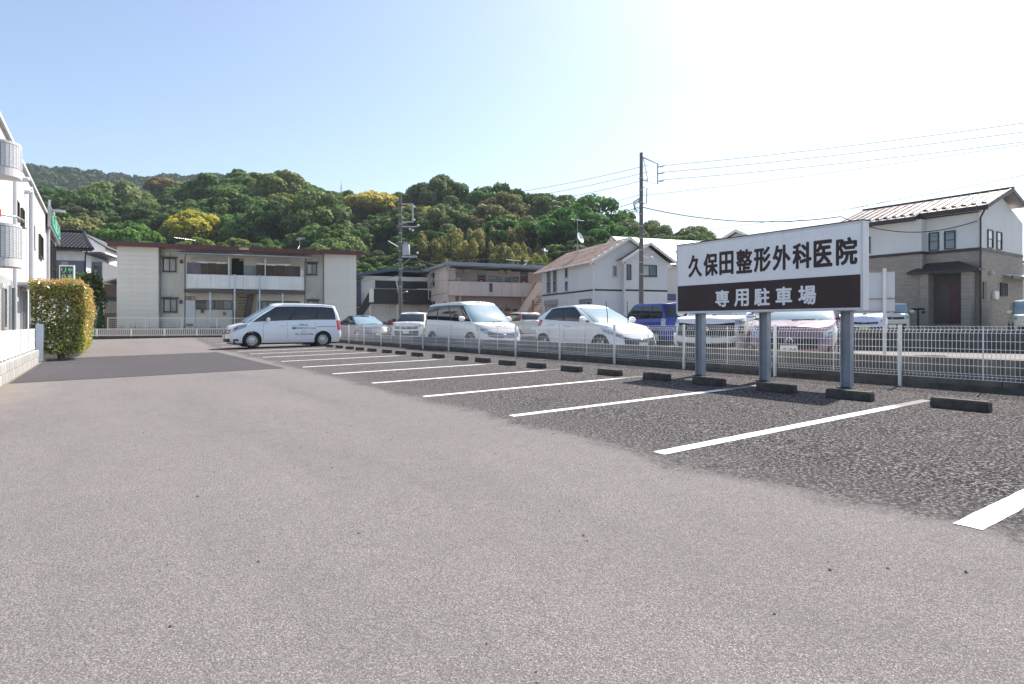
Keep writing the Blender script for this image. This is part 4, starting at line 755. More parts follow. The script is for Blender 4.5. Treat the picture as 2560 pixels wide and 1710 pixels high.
# ---------------------------------------------------------------- white metal roofed house behind it
wh = thing('white_roof_house', 'pale house with bright white metal roof behind the twin gabled grey house', 'building', (37.8, 36.0, .5), radians(-14)); PW = mat('cream_render', (.60, .58, .53), .8, .08, .8, streak=.2); MR_ = mat('white_metal_roof', (.62, .63, .64), .3, .04, .8, metal=.2, rand=.03)
B(0, 10, 0, 9, -.4, 5.8).build('wall', PW, wh); MB().ext([(0, 0, 5.8), (0, 9, 5.8), (0, 4.5, 8.4)], (10, 0, 0)).build('gable', PW, wh)
e0, e1, r0_, r1_ = (-.5, -.5, 5.62), (10.5, -.5, 5.62), (-.5, 4.5, 8.5), (10.5, 4.5, 8.5)
rl = slope(wh, e0, e1, r0_, r1_, .1, FBK); slope(wh, (-.5, 9.5, 5.62), (10.5, 9.5, 5.62), r0_, r1_, .1, MR_)
shingles(rl, e0, e1, r0_, r1_, 6, 22, [MR_], .02, .101, 'roof_sheet', .002)
for x, u in ((.9, .42), (4.4, .40)): MB().add([(x, 1.55, 6.97), (x+1.7, 1.55, 6.97), (x+1.7, 1.8, 7.12), (x, 1.8, 7.12), (x, 1.5, 7.1), (x+1.7, 1.5, 7.1), (x+1.7, 1.75, 7.25), (x, 1.75, 7.25)], [(0, 1, 5, 4), (1, 2, 6, 5), (4, 5, 6, 7), (3, 0, 4, 7)]).build('snow_guard', FBK, wh)
MB().ext([(.2, -1.2, 2.6), (.2, .0, 3.1), (.2, .0, 3.2), (.2, -1.2, 2.7)], (3.2, 0, 0)).build('porch_roof', mat('blue_porch', (.03, .05, .16), .4, .1), wh); pipe(wh, [(.6, -.5, 5.6), (.6, -.08, 5.3), (.6, -.08, 0)], .05, WTR); B(-.12, -.001, 2, 2.6, 2.1, 2.5).build('ac_box', WTR, wh); pipe(wh, [(-.06, 1.2, 4.9), (-.06, 1.2, .2)], .03, PW)
win(wh, -5.2, -3.9, 3.6, 4.7, FAL, PB_, LEFT, 2)
# small gable further back
sg2 = thing('far_gable_house', 'far cream gabled house whose roof peeks above the parking sign', 'building', (54.8, 39.0, 2.3), radians(20))
B(0, 12, -4, 4, -2.4, 6.2).build('wall', PW, sg2); MB().ext([(0, -4, 6.2), (0, 4, 6.2), (0, 0, 8.3)], (12, 0, 0)).build('gable', PW, sg2)
for s_ in (1, -1): slope(sg2, (-.6, s_*4.6, 6.0), (12.6, s_*4.6, 6.0), (-.6, 0, 8.5), (12.6, 0, 8.5), .12, MR_)
MB().add([(-.62, -4.6, 5.85), (-.62, 0, 8.35), (-.62, 0, 8.65), (-.62, -4.6, 6.15)], [(0, 1, 2, 3)]).add([(-.62, 4.6, 5.85), (-.62, 0, 8.35), (-.62, 0, 8.65), (-.62, 4.6, 6.15)], [(0, 1, 2, 3)]).build('barge_board', WTR, sg2); antenna('short tv antenna on the far gabled house behind the sign', 58.0, 40.6, 10.8, .8)
# ---------------------------------------------------------------- brown brick and white house on the right
h2 = thing('brick_house', 'two storey house, brown brick veneer below, white above, ribbed metal roof', 'building', (38.4, 12.6, 1.0), radians(0))
def brickm():
    t = NT('brick_veneer'); p = t.co(); s_ = t.n('SeparateXYZ', Vector=p); v = t.n('CombineXYZ', X=t.math('ADD', s_.outputs[0], s_.outputs[1]), Y=s_.outputs[2])
    bk = t.n('TexBrick', Vector=v.outputs[0], Color1=(.34, .30, .26), Color2=(.23, .20, .175), Mortar=(.42, .38, .33), Scale=1., offset=.5); bk.inputs['Scale'].default_value = 1.; bk.inputs['Mortar Size'].default_value = .006; bk.inputs['Brick Width'].default_value = .36; bk.inputs['Row Height'].default_value = .075; bk.inputs['Bias'].default_value = -.1
    t.set(Base_Color=t.mix(t.ramp(t.noise(6, 4), .3, .7, 0, .4), bk.outputs[0], (.38, .33, .27)), Roughness=.85); t.bump(t.math('ADD', bk.outputs[1], t.math('MULTIPLY', t.noise(40), .4)), .5, -.01); return t.m
BRK = brickm(); WUP = mat('white_upper', (.70, .71, .70), .75, .04, 1, .1, 20, streak=.08); BRT = mat('dark_brown_trim', (.035, .025, .028), .5, .12); RSH = mat('brown_metal_roof', (.225, .185, .175), .35, .05, 1, metal=.25)
B(.02, 6.5, 0, 2.5, -.5, 4.0).build('lower_wall', BRK, h2); B(.0, 6.48, .0, 2.5, 4.16, 6.0).build('upper_wall', WUP, h2); B(-.55, 6.5, 2.501, 6.9, -.5, 4.0).build('lower_wall', BRK, h2); B(-.57, 6.48, 2.501, 6.9, 4.16, 5.96).build('upper_wall', WUP, h2)
for a in ((-.03, 6.5, -.03, 2.5), (-.6, 6.5, 2.501, 6.93)): B(a[0], a[1], a[2], a[3], 4.001, 4.159).build('belt', BRT, h2)
for x, y in ((-.03, -.03), (-.58, 2.47), (-.58, 6.4)): B(x, x+.06, y, y+.06, -.5, 3.999).build('corner_bead', mat('bead', (.36, .32, .28), .7, .1), h2)
MB().ext([(0, 0, 6.0), (6.5, 0, 6.0), (3.0, 0, 7.25)], (0, 6.85, 0)).build('gable', WUP, h2)
zr = 7.45; XR = 3.0
def rz_(x): return zr-(XR-x)*.36
rA = slope(h2, (-.5, -.55, rz_(-.5)), (-.5, 2.6, rz_(-.5)), (XR, -.55, zr), (XR, 2.6, zr), .1, RSH); rB = slope(h2, (-1.1, 2.6, rz_(-1.1)), (-1.1, 7.3, rz_(-1.1)), (XR, 2.6, zr), (XR, 7.3, zr), .1, RSH); slope(h2, (5.2, -.55, 6.75), (5.2, 7.3, 6.75), (XR, -.55, zr), (XR, 7.3, zr), .1, RSH)
for k in range(18):
    y = -.5+k*.455; xa = -.5 if y < 2.6 else -1.1
    d = Vector((XR-xa, 0, zr-rz_(xa))); a = Vector((xa, y, rz_(xa)+.105))
    MB().add([a+Vector((0, 0, 0)), a+Vector((0, .026, 0)), a+d+Vector((0, .026, 0)), a+d, a+Vector((0, 0, .04)), a+Vector((0, .026, .04)), a+d+Vector((0, .026, .04)), a+d+Vector((0, 0, .04))], [(4, 5, 6, 7), (0, 1, 5, 4), (0, 4, 7, 3), (1, 2, 6, 5)]).build('roof_seam', BRT, rA if y < 2.6 else rB)
    B(xa+.3, xa+.38, y+.14, y+.34, rz_(xa+.36)+.11, rz_(xa+.36)+.17).build('snow_guard', BRT, rA if y < 2.6 else rB)
B(XR-.1, XR+.1, -.6, 7.35, zr+.09, zr+.18).build('ridge_cap', BRT, h2)
for xa, ya, yb_ in ((-.52, -.55, 2.6), (-1.12, 2.6, 7.3)):
    B(xa-.09, xa, ya, yb_, rz_(xa)-.16, rz_(xa)+.07).build('gutter', BRT, h2); B(xa, 0 if ya < 0 else -.5, ya+.05, yb_, rz_(xa)-.1, rz_(xa)-.02).build('soffit', WUP, h2)
for a, b in (((-.6, -.56, rz_(-.6)-.1), (XR, -.56, zr-.08)), ((XR, -.56, zr-.08), (5.2, -.56, 6.67)), ((-1.2, 2.59, rz_(-1.2)-.14), (-.5, 2.59, rz_(-.5)-.1))):
    a, b = Vector(a), Vector(b); u = Vector((0, 0, .24)); v = Vector((0, .04, 0)); MB().add([a, b, b+u, a+u, a+v, b+v, b+u+v, a+u+v], [(0, 1, 2, 3), (5, 4, 7, 6), (3, 2, 6, 7), (1, 0, 4, 5)]).build('barge_board', BRT, h2)
for y0_, y1_ in ((-2.35, -1.85), (-1.6, -1.07)): win(h2, y0_, y1_, 4.19, 5.2, FBK, PB_, LEFT, 1, 2, .05, False, .07)
win(h2, -5.6, -5.2, 4.3, 5.3, FBK, PB_, T(-.57) @ LEFT, 1, 2, .05, False)
for x0, x1 in ((1.07, 1.83), (2.36, 3.1)): win(h2, x0, x1, 4.2, 5.2, FBK, PB_, None, 1, 2, .05, False, .06, None, [PD_, PL_])
for y in (-2.14, -.62): pass
B(-.012, .019, .58, 2.14, .1, 2.85).build('porch_recess', mat('porch_shade', (.10, .09, .08), .85, .15), h2); dr = B(-.035, -.0125, .68, 1.36, .12, 2.38).build('door', MAR, h2)  # porch recess is a flat panel with the recess shade put into its colour
for k in range(5): B(-.042, -.0355, .70+k*.13, .80+k*.13, .16, 2.34).build('door_plank', MAR, dr)
B(-.06, -.0425, .72, .75, .95, 1.35).build('door_pull', FBK, dr)
for y in (.36, 2.3): B(-.75, .0, y-.2, y+.2, -.5, 2.85).build('porch_pier', BRK, h2)
pr = MB().add([(-.95, -.3, 2.85), (-.95, 3.1, 2.85), (.0, 3.1, 2.95), (.0, -.3, 2.95), (-.05, .9, 3.5), (-.05, 2.4, 3.5), (.05, -.3, 2.97), (.05, 3.1, 2.97), (-.95, -.3, 2.98), (-.95, 3.1, 2.98)], [(8, 9, 5, 4), (9, 7, 5), (6, 8, 4), (0, 1, 9, 8), (3, 0, 8, 6), (1, 2, 7, 9), (0, 3, 2, 1), (6, 4, 5, 7)]).build('porch_roof', BRT, h2)
pipe(h2, [(-.55, -.4, 6.0), (-.1, -.08, 5.7), (-.08, -.08, 5.4), (-.08, -.08, 0)], .045, BRT); B(.45, .85, -.05, -.001, 1.45, 2.35).build('slit_window', FBK, h2); win(h2, 2.9, 3.85, 1.65, 2.4, FBK, PL_, None, 4, 5, .03, False, .08); B(1.7, 2.3, -.16, -.001, 1.45, 1.9).build('meter', WTR, h2, bevel=.03); MB().lathe([(.12, 0), (.12, .1), (.05, .2)], 10, T(1.4, -.02, 2.85, 0, pi/2)).build('vent_cap', FAL, h2)
B(3.5, 7.5, .4, 3, -.5, 2.9).build('side_wing', BRK, h2); slope(h2, (3.3, -.4, 2.72), (8.0, -.4, 2.72), (3.3, 1.4, 3.35), (8.0, 1.4, 3.35), .08, MR_, 'wing_roof'); B(3.28, 8.02, -.46, -.401, 2.6, 2.8).build('wing_fascia', BRT, h2)
B(5.0, 5.7, 4.2, 6.8, 5.6, 6.2).build('back_roof', BRT, h2)
hp = thing('mailbox', 'dark mailbox on a post in front of the brick house porch', 'mailbox', (36.4, 14.7, .85)); B(-.03, .03, -.03, .03, -.3, 1.0).build('post', FBK, hp); B(-.12, .12, -.3, .3, 1.0, 1.1).build('box', FBK, hp, bevel=.02); B(-.05, .05, -.32, -.2, .8, .95).build('lamp', FBK, hp)
h3 = thing('far_white_house', 'plain white house with pale roof beyond the brick house', 'building', (51.0, 16.0, 1.0), 0)
B(0, 8, 0, 9, -.5, 4.6).build('wall', PW, h3); slope(h3, (-.4, -.5, 4.6), (8, -.5, 4.6), (2.5, 4, 7.2), (8, 4, 7.2), .12, MR_); slope(h3, (-.4, -.5, 4.6), (-.4, 9, 4.6), (2.5, 4, 7.2), (2.5, 9, 7.2), .12, MR_); win(h3, 1.0, 2.2, 2.4, 3.4, WTR, PB_); B(-.5, 8, -.56, -.501, 4.5, 4.68).build('gutter', DGR, h3); MB().lathe([(.12, 0), (.12, .1), (.05, .18)], 10, T(.4, -.02, 3.9, 0, pi/2)).build('vent_cap', DGR, h3)
# ---------------------------------------------------------------- clinic on the left
cl = thing('clinic_building', 'white three storey clinic with tiled balconies and green rooftop sign', 'building', (-3.0, 28.5, 0)); CW = mat('clinic_white', (.55, .55, .56), .75, .04, .6, .12, 20, streak=.18, dirt=(.40, .39, .37)); TL = mat('white_tile', (.56, .57, .58), .25, .05, 3, rand=.05); GRT = mat('tile_grout', (.16, .17, .19), .9, .1)
YO = -28.5
def Y_(y): return y+YO
B(-9, 0, Y_(24.9), Y_(60.3), -.4, 8.25).build('wall', CW, cl); B(-9.1, .12, Y_(24.8), Y_(60.4), 8.251, 8.4).build('parapet_cap', CW, cl)
ML = T(.002) @ RIGHT
for a, b, z0, z1, m_ in ((38.9, 40.85, 5.05, 6.3, 2), (44.1, 46.5, 5.05, 6.3, 2), (32.6, 33.5, 5.5, 6.3, 1), (34.7, 35.6, 5.5, 6.3, 1), (51.1, 53.7, 3.4, 7.1, 1), (54.9, 58.9, 3.4, 7.1, 2), (34.6, 36.9, .3, 2.7, 2), (28.5, 29.3, .9, 2.45, 1), (30.6, 31.7, .2, 2.6, 1), (38.9, 42.0, .3, 2.7, 3)):
    win(cl, Y_(a), Y_(b), z0, z1, FBR if z0 > 1 else FAL, PD_, ML, m_, 2 if z1-z0 > 3 else 1, .07, True, .09, None, [PB_, PD_])
B(.0, .9, Y_(32.7), Y_(37.1), 2.74, 2.86).build('door_canopy', GALV, cl)
PW2 = mat('pipe_white', (.52, .53, .55), .5, .06, streak=.15)
pipe(cl, [(.0, Y_(37.5), 7.6), (.16, Y_(37.6), 7.7), (.18, Y_(37.6), 7.5), (.18, Y_(37.6), -.2)], .11, PW2); pipe(cl, [(.12, Y_(31.4), 7.2), (.12, Y_(31.4), -.2)], .07, PW2); pipe(cl, [(.12, Y_(49.9), 7.4), (.12, Y_(49.9), 1)], .09, PW2)
for y, z in ((35.6, 7.75), (36.5, 7.35)): MB().lathe([(.12, 0), (.12, .22), (.02, .3)], 10, T(.0, Y_(y), z, 0, 0, pi/2)).build('vent_cap', PW2, cl)
for y, z in ((27.6, 2.35), (31.9, 2.0)): B(.001, .16, Y_(y), Y_(y)+.25, z, z+.2).build('wall_lamp', WTR, cl, bevel=.02)
sb = B(.12, .28, Y_(49.2), Y_(60.1), 7.4, 8.75).build('rooftop_sign', FAL, cl); B(.281, .29, Y_(49.35), Y_(59.95), 7.5, 8.65).build('sign_face', mat('sign_green_dark', (.03, .12, .085), .5, .1), sb)
MXR = Matrix(((0, 0, 1, 0), (1, 0, 0, 0), (0, 1, 0, 0), (0, 0, 0, 1)))
text('やました通所リハビリ', 9.8, .85, Matrix.Translation((.291, Y_(49.7), 7.65)) @ MXR, mat('sign_mint', (.22, .62, .46), .5, 0), 'sign_lettering', sb, .06, .02)
for y in (49.3, 54): pipe(cl, [(.2, Y_(y), 7.4), (.2, Y_(y), 9.15)], .06, PW2, 'sign_strut'); 
for y in (50.2,): B(.3, 1.0, Y_(y)-.2, Y_(y)+.2, 8.55, 8.68).build('flood_lamp', WTR, cl)
# balconies with tiles
def balcony(zb_, zt_, yb0, xo, rad, ylen):
    path = []
    x_ = -2.2
    while x_ < xo-rad: path.append((x_, yb0, 0)); x_ += .105
    n = max(3, int(rad*pi/2/.105))
    for i in range(n+1): a = -pi/2+pi/2*i/n; path.append((xo-rad+rad*cos(a), yb0+rad+rad*sin(a), a+pi/2))
    y_ = yb0+rad+.105
    while y_ < yb0+ylen: path.append((xo, y_, pi/2)); y_ += .105
    poly = [(p[0], p[1]) for p in path]+[(-.0, yb0+ylen), (-2.2, yb0+ylen)]
    par = MB().ext([(x, y, zb_+.28) for x, y in poly], (0, 0, zt_-zb_-.28-.08)).build('balcony_parapet', GRT, cl)
    MB().ext([(x*1.0, y, zb_) for x, y in poly], (0, 0, .279)).build('balcony_slab', CW, cl); MB().ext([(x, y, zt_-.0795) for x, y in poly], (0, 0, .08)).build('balcony_coping', CW, cl)
    return path, par
tile_me = B(.003, .098, -.010, .004, .003, .047).mesh('tile'); tile_me.materials.append(TL); stuff = {}
for bi, (zb_, zt_, yb0) in enumerate(((5.75, 6.85, -4.0), (2.9, 4.25, -4.0))):
    path, par = balcony(zb_, zt_, yb0, .85, .55, 1.0); mbx = MB(); nt_ = 0
    for (x, y, a), (x2, y2, a2) in zip(path, path[1:]):
        ang = atan2(y2-y, x2-x); ln = sqrt((x2-x)**2+(y2-y)**2)
        z = zb_+.285
        while z < zt_-.13:
            if x > -.95 and y < -3.3: obj('tile', tile_me, None, par, T(x, y, z, ang)); nt_ += 1
            else: mbx.v, mbx.f  ; MBt = MB().box(.003, ln-.003, -.010, .004, .003, .047).xf(T(x, y, z, ang)); mbx.add(MBt.v, MBt.f)
            z += .0505
    if mbx.v: tag(mbx.build('far_tiles', TL, par, fix=False), kind='stuff')
pipe(cl, [(-2.2, -4.03, 4.5), (.3, -4.03, 4.5), (.75, -3.7, 4.5), (.9, -3.3, 4.45), (.9, -3.0, 4.45)], .035, GALV, 'hand_rail'); B(.33, .42, -4.09, -3.99, 4.42, 4.65).build('orange_cone', mat('orange_plastic', (.85, .16, .03), .5, .05), cl)
B(-2.3, 0.0, -4.6 if 0 else -3.8, -.5, -.4, 2.9).build('ground_bay', CW, cl)
tm_ = MB()
for r_ in range(52):
    for c_ in range(60): 
        y = -3.75+c_*.2; z = .1+r_*.055
        if z < 2.8: tm_.box(.001, .007, y+.004, y+.196, z+.002, z+.052)
tag(tm_.build('wall_tiles', TL, cl, fix=False), kind='stuff')
# the small hanging sign beyond the hedge
hs = thing('clinic_sign', 'small black sign with green lettering above the hedge', 'sign', (-1.55, 41.0, .75), radians(-30)); hs.scale = (.72, .72, .72); B(-.55, .55, -.06, .06, 2.3, 4.95).build('frame', WTR, hs, bevel=.02); B(-.46, .46, -.066, -.0605, 2.4, 4.85).build('face', mat('face_black', (.02, .022, .022), .4, .1), hs)
MF = Matrix(((1, 0, 0, 0), (0, 0, -1, 0), (0, 1, 0, 0), (0, 0, 0, 1))); MG = mat('sign_mint2', (.10, .62, .34), .5, 0)
for i, ch in enumerate('やました'): text(ch, .33, .36, Matrix.Translation((.06, -.067, 4.38-i*.48)) @ MF, MG, 'sign_letter', hs, .06)
for i, ch in enumerate('リハビリ'): text(ch, .33, .36, Matrix.Translation((-.40, -.067, 4.38-i*.48)) @ MF, MG, 'sign_letter', hs, .06)
B(-.05, .05, -.05, .05, -1.2, 2.3).build('post', WTR, hs)
# ---------------------------------------------------------------- black tiled house and its white neighbour
th_ = thing('tiled_house', 'older white house with black glazed tile roof behind the hedge', 'building', (-3.4, 67.5, .5), radians(-15)); KW = mat('black_tile', (.02, .02, .023), .42, .2, 6, rand=.3, spec=.3)
B(-6, 2.35, 0, 8, -.5, 7.15).build('wall', WST, th_); B(2.351, 3.2, 1.5, 7, -.5, 6.4).build('side_wing', mat('slate_wall', (.16, .17, .19), .8, .1), th_)
B(-6, 2.9, -.85, -.3, 7.16, 7.3).build('eave', FBK, th_); rfo = slope(th_, (-6, -.8, 7.25), (3.0, -.8, 7.25), (-6, 4, 9.3), (1.0, 4, 9.3), .08, KW)
kt = MB().grid(lambda u, v: (u*.30, v*.40, .10*abs(sin(u*pi))**.8+.05*(1-v)), 6, 1).mesh('roof_tile', fix=False)
sl = atan2(2.05, 4.8)
for r_ in range(13):
    for c_ in range(22):
        x = -3.6+c_*.3; 
        if x > 2.7-r_*.15: continue
        obj('roof_tile', kt, KW, rfo, T(x, -.85+r_*.36*cos(sl), 7.34+r_*.36*sin(sl), 0, sl))
MB().tube([(3.05, -.85, 7.35), (2.0, 1.5, 8.35), (1.0, 4, 9.42)], .16, 8).tube([(-6, 4, 9.45), (1.0, 4, 9.45)], .2, 8).build('ridge_tiles', KW, th_); MB().ext([(2.4, -.6, 6.9), (3.3, .5, 7.1), (3.3, 7, 7.1), (2.4, 7, 6.9)], (0, 0, .15)).build('side_eave', FBK, th_)
win(th_, .1, 2.25, 4.45, 6.3, FBR, PL_, None, 1, 1, .06, True); B(1.0, 2.2, -.08, -.051, 4.5, 6.26).build('shutter', mat('shutter_slate', (.14, .15, .18), .6, .08), th_); B(.2, .45, -.045, -.019, 4.6, 6.2).build('curtain', PB_, th_)
pipe(th_, [(2.6, -.7, 7.2), (2.3, -.1, 6.7), (2.3, -.08, 0)], .06, FBK); win(th_, 2.5, 3.05, 4.2, 6.0, FBR, PD_, T(0, 1.5)); mb = MB()
for k in range(6): mb.box(2.5+k*.11, 2.54+k*.11, 1.3, 1.33, 4.2, 5.0)
mb.box(2.45, 3.1, 1.29, 1.34, 5.0, 5.05); mb.build('railing', FAL, th_)
wn = thing('white_gable_house', 'tall plain white gable wall behind the black tiled roof', 'building', (-1.6, 74.5, .5), radians(-15)); MB().ext([(0, 0, -.5), (2.0, 0, -.5), (2.0, 0, 8.3), (1.9, 0, 8.5), (0, 0, 9.75)], (0, 7, 0)).build('wall', WST, wn); slope(wn, (2.2, -.2, 8.25), (2.2, 7.2, 8.25), (-.1, -.2, 9.75), (-.1, 7.2, 9.75), .12, DGR); B(2.0, 3.3, .5, 6, 4.2, 4.7).build('balcony', PW, wn); B(2.001, 2.3, .6, 5, -.5, 4.2).build('pillar', PW, wn)
ts = thing('small_shed_house', 'small brown house squeezed beside the cream apartment end wall', 'building', (2.3, 58, .5), radians(-15)); B(-2.2, 0, 0, 6, -.5, 3.8).build('wall', mat('dark_timber', (.12, .085, .07), .8, .2), ts); slope(ts, (-2.8, -.6, 3.7), (-2.8, 6, 3.7), (1, -.6, 5.0), (1, 6, 5.0), .12, MR_); B(-2.21, -.8, -.02, -.001, 1.5, 2.8).build('window', PD_, ts)
# ================================================================ foliage
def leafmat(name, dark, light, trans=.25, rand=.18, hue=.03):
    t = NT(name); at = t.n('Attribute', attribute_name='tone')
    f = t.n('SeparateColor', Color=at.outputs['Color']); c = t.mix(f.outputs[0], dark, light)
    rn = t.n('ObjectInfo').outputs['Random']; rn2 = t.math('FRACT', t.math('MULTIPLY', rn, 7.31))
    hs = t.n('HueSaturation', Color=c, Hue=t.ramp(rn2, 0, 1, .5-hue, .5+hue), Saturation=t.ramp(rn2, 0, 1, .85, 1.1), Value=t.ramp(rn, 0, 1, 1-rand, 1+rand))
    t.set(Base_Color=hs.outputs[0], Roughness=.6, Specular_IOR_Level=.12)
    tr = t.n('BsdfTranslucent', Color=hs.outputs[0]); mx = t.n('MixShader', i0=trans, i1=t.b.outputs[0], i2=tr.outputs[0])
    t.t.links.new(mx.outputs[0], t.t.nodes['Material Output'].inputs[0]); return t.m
def leaves(name, P, N, size, rng, tone, asp=.7, jit=.6, bend=.25):
    n = len(P); Nn = N+rng.normal(0, jit, (n, 3)); Nn /= np.linalg.norm(Nn, axis=1)[:, None]+1e-9
    a = np.cross(Nn, rng.normal(0, 1, (n, 3))); a /= np.linalg.norm(a, axis=1)[:, None]+1e-9; b = np.cross(Nn, a)
    s = size*rng.uniform(.65, 1.35, n)[:, None]
    V = np.stack([P-a*s, P+b*s*asp+Nn*s*bend*.3, P+a*s-Nn*s*bend, P-b*s*asp+Nn*s*bend*.3], 1).reshape(-1, 3)
    me = bpy.data.meshes.new(name); me.vertices.add(4*n); me.vertices.foreach_set('co', V.ravel().astype('f'))
    me.loops.add(4*n); me.loops.foreach_set('vertex_index', np.arange(4*n, dtype='i')); me.polygons.add(n)
    me.polygons.foreach_set('loop_start', np.arange(0, 4*n, 4, dtype='i')); me.update(calc_edges=True)
    ca = me.color_attributes.new('tone', 'FLOAT_COLOR', 'POINT'); t = np.clip(np.repeat(tone, 4), 0, 1)
    ca.data.foreach_set('color', np.stack([t, t, t, np.ones_like(t)], 1).ravel().astype('f')); return me
def blob_points(blobs, n, rng, shell=(.72, 1.03)):
    bl = np.array(blobs, float); w = (bl[:, 3:6].prod(1))**(2/3); w /= w.sum(); k = rng.choice(len(bl), n*2, p=w)
    d = rng.normal(0, 1, (n*2, 3)); d /= np.linalg.norm(d, axis=1)[:, None]; rr = rng.uniform(shell[0], shell[1], (n*2, 1))
    d[:, 2] = np.where((d[:, 2] < -.35) & (rng.random(n*2) < .7), -d[:, 2], d[:, 2])
    P = bl[k, :3]+d*bl[k, 3:6]*rr
    inside = np.zeros(n*2, bool)
    for b in bl: inside |= (((P-b[:3])/b[3:6])**2).sum(1) < .5
    keep = np.where(~inside | (rng.random(n*2) < .12))[0][:n]
    return P[keep], d[keep], k[keep]
def crown_blobs(rng, nl, kind):
    bl = []
    for i in range(nl):
        u = rng.uniform(-.25, 1); ph = i*2.399+rng.uniform(-.4, .4); q = sqrt(max(0, 1-u*u))
        if kind == 'dome': k_ = rng.uniform(.62, .92); c = (k_*q*cos(ph), k_*q*sin(ph), .62*k_*u); r_ = rng.uniform(.11, .23); bl.append((*c, r_, r_, r_*.72))
        elif kind == 'tier': k_ = rng.uniform(.5, .98); c = (k_*q*cos(ph), k_*q*sin(ph), .05+.55*u*k_); r_ = rng.uniform(.13, .30); bl.append((*c, r_, r_*.8, r_*.36))
        elif kind == 'knob': c = (.68*q*cos(ph), .68*q*sin(ph), .46*u); r_ = rng.uniform(.15, .25); bl.append((*c, r_, r_, r_))
        elif kind == 'loose': c = (.66*q*cos(ph), .66*q*sin(ph), .55*u); r_ = rng.uniform(.12, .28); bl.append((*c, r_, r_, r_*.85))
        elif kind == 'plume': c = (.85*rng.uniform(-1, 1), .85*rng.uniform(-1, 1), .1+.45*rng.random()); bl.append((*c, .15, .15, .34))
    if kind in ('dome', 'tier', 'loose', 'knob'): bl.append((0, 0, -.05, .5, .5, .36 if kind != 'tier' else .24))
    return bl
CROWNS = {}
for kind, nvar, nl, n, sz in (('dome', 5, 80, 9500, .042), ('tier', 4, 62, 8500, .042), ('knob', 2, 80, 10000, .036), ('loose', 3, 44, 5200, .042), ('plume', 2, 34, 7000, .033)):
    for v in range(nvar):
        rng = np.random.default_rng(hash((kind == "dome", nvar, v, nl)) % 9999+v*17+nl)
        bl = crown_blobs(rng, nl, kind); P, N, k = blob_points(bl, n, rng)
        lt = rng.uniform(-.26, .26, len(bl)); lt[-1] = -.5; tone = .40+lt[k]+.30*np.clip(N[:, 2], -.5, 1)+rng.normal(0, .16, len(P))  # upward leaves lighter and core darker: light from above put into the tone
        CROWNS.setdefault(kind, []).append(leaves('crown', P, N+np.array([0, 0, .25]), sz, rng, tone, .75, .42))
TRK = mat('bark', (.085, .065, .05), .9, .3, 4, .6, 20)
tb = MB().tube([(0, 0, -1.35), (.02, .01, -.7), (0, 0, -.2), (.05, .03, .25)], [.075, .055, .045, .02], 7)
for k in range(7):
    a = k*2.4; tb.tube([(0, 0, -.55+k*.07), (.25*cos(a), .25*sin(a), -.2+k*.06), (.5*cos(a), .5*sin(a), .05+k*.05)], [.035, .025, .008], 5)
TRUNK = tb.mesh('trunk', smooth=60)
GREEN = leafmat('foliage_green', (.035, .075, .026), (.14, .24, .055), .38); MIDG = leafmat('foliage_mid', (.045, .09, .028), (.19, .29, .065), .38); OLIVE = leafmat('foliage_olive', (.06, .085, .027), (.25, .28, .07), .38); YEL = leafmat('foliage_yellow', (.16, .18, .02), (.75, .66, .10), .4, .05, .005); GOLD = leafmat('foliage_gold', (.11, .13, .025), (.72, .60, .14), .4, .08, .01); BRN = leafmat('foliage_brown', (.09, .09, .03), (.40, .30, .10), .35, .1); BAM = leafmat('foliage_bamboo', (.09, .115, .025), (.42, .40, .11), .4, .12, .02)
def tree(name, label, x, y, z, r, kind, m, group=None, sz=1., trunk=True, cat='tree'):
    t = thing(name, label, cat, (x, y, z), R.uniform(0, 6.28), group); h = r*1.0*sz
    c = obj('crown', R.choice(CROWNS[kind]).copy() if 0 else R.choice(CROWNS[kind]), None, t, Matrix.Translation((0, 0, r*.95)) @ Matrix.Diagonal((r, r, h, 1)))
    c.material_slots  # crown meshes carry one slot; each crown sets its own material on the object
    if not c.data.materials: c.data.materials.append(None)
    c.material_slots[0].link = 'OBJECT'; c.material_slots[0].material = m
    if trunk: obj('trunk', TRUNK, TRK, t, Matrix.Translation((0, 0, r*.95)) @ Matrix.Diagonal((r, r, h, 1)))
    return t
HILL = [(-45.7, 272.7, 47.8, -18.3, 109.1), (-18.5, 249.3, 48.0, -7.5, 101.8), (-7.3, 239.6, 48.1, -3.0, 98.7), (1.9, 231.6, 45.4, 0.8, 96.1), (11.1, 223.6, 43.0, 4.6, 93.5), (16.1, 219.2, 44.5, 6.8, 92.1), (21.1, 213.8, 46.8, 8.9, 90.6), (27.3, 205.1, 46.7, 11.8, 88.7), (33.9, 195.5, 47.1, 15.0, 86.5), (39.5, 185.7, 45.1, 18.0, 84.5), (43.7, 177.8, 43.6, 20.4, 82.8), (48.4, 168.6, 41.4, 23.2, 80.9), (51.4, 162.5, 39.2, 25.1, 79.6), (52.8, 159.4, 36.7, 26.2, 78.9), (54.7, 155.8, 37.3, 27.4, 78.1), (58.8, 149.8, 35.5, 30.0, 76.3), (64.0, 141.9, 35.1, 33.4, 74.0), (67.8, 136.0, 32.8, 36.0, 72.2), (70.0, 132.2, 31.4, 37.5, 70.7), (72.4, 127.4, 31.3, 39.0, 68.7), (76.1, 120.0, 29.6, 41.5, 65.4), (78.3, 115.3, 29.1, 43.0, 63.3), (79.8, 111.8, 27.6, 44.1, 61.8), (83.5, 103.2, 26.2, 46.8, 57.9), (85.5, 98.1, 24.2, 48.4, 55.6), (86.9, 94.0, 21.7, 49.7, 53.7), (87.8, 91.5, 18.9, 50.4, 52.6)]
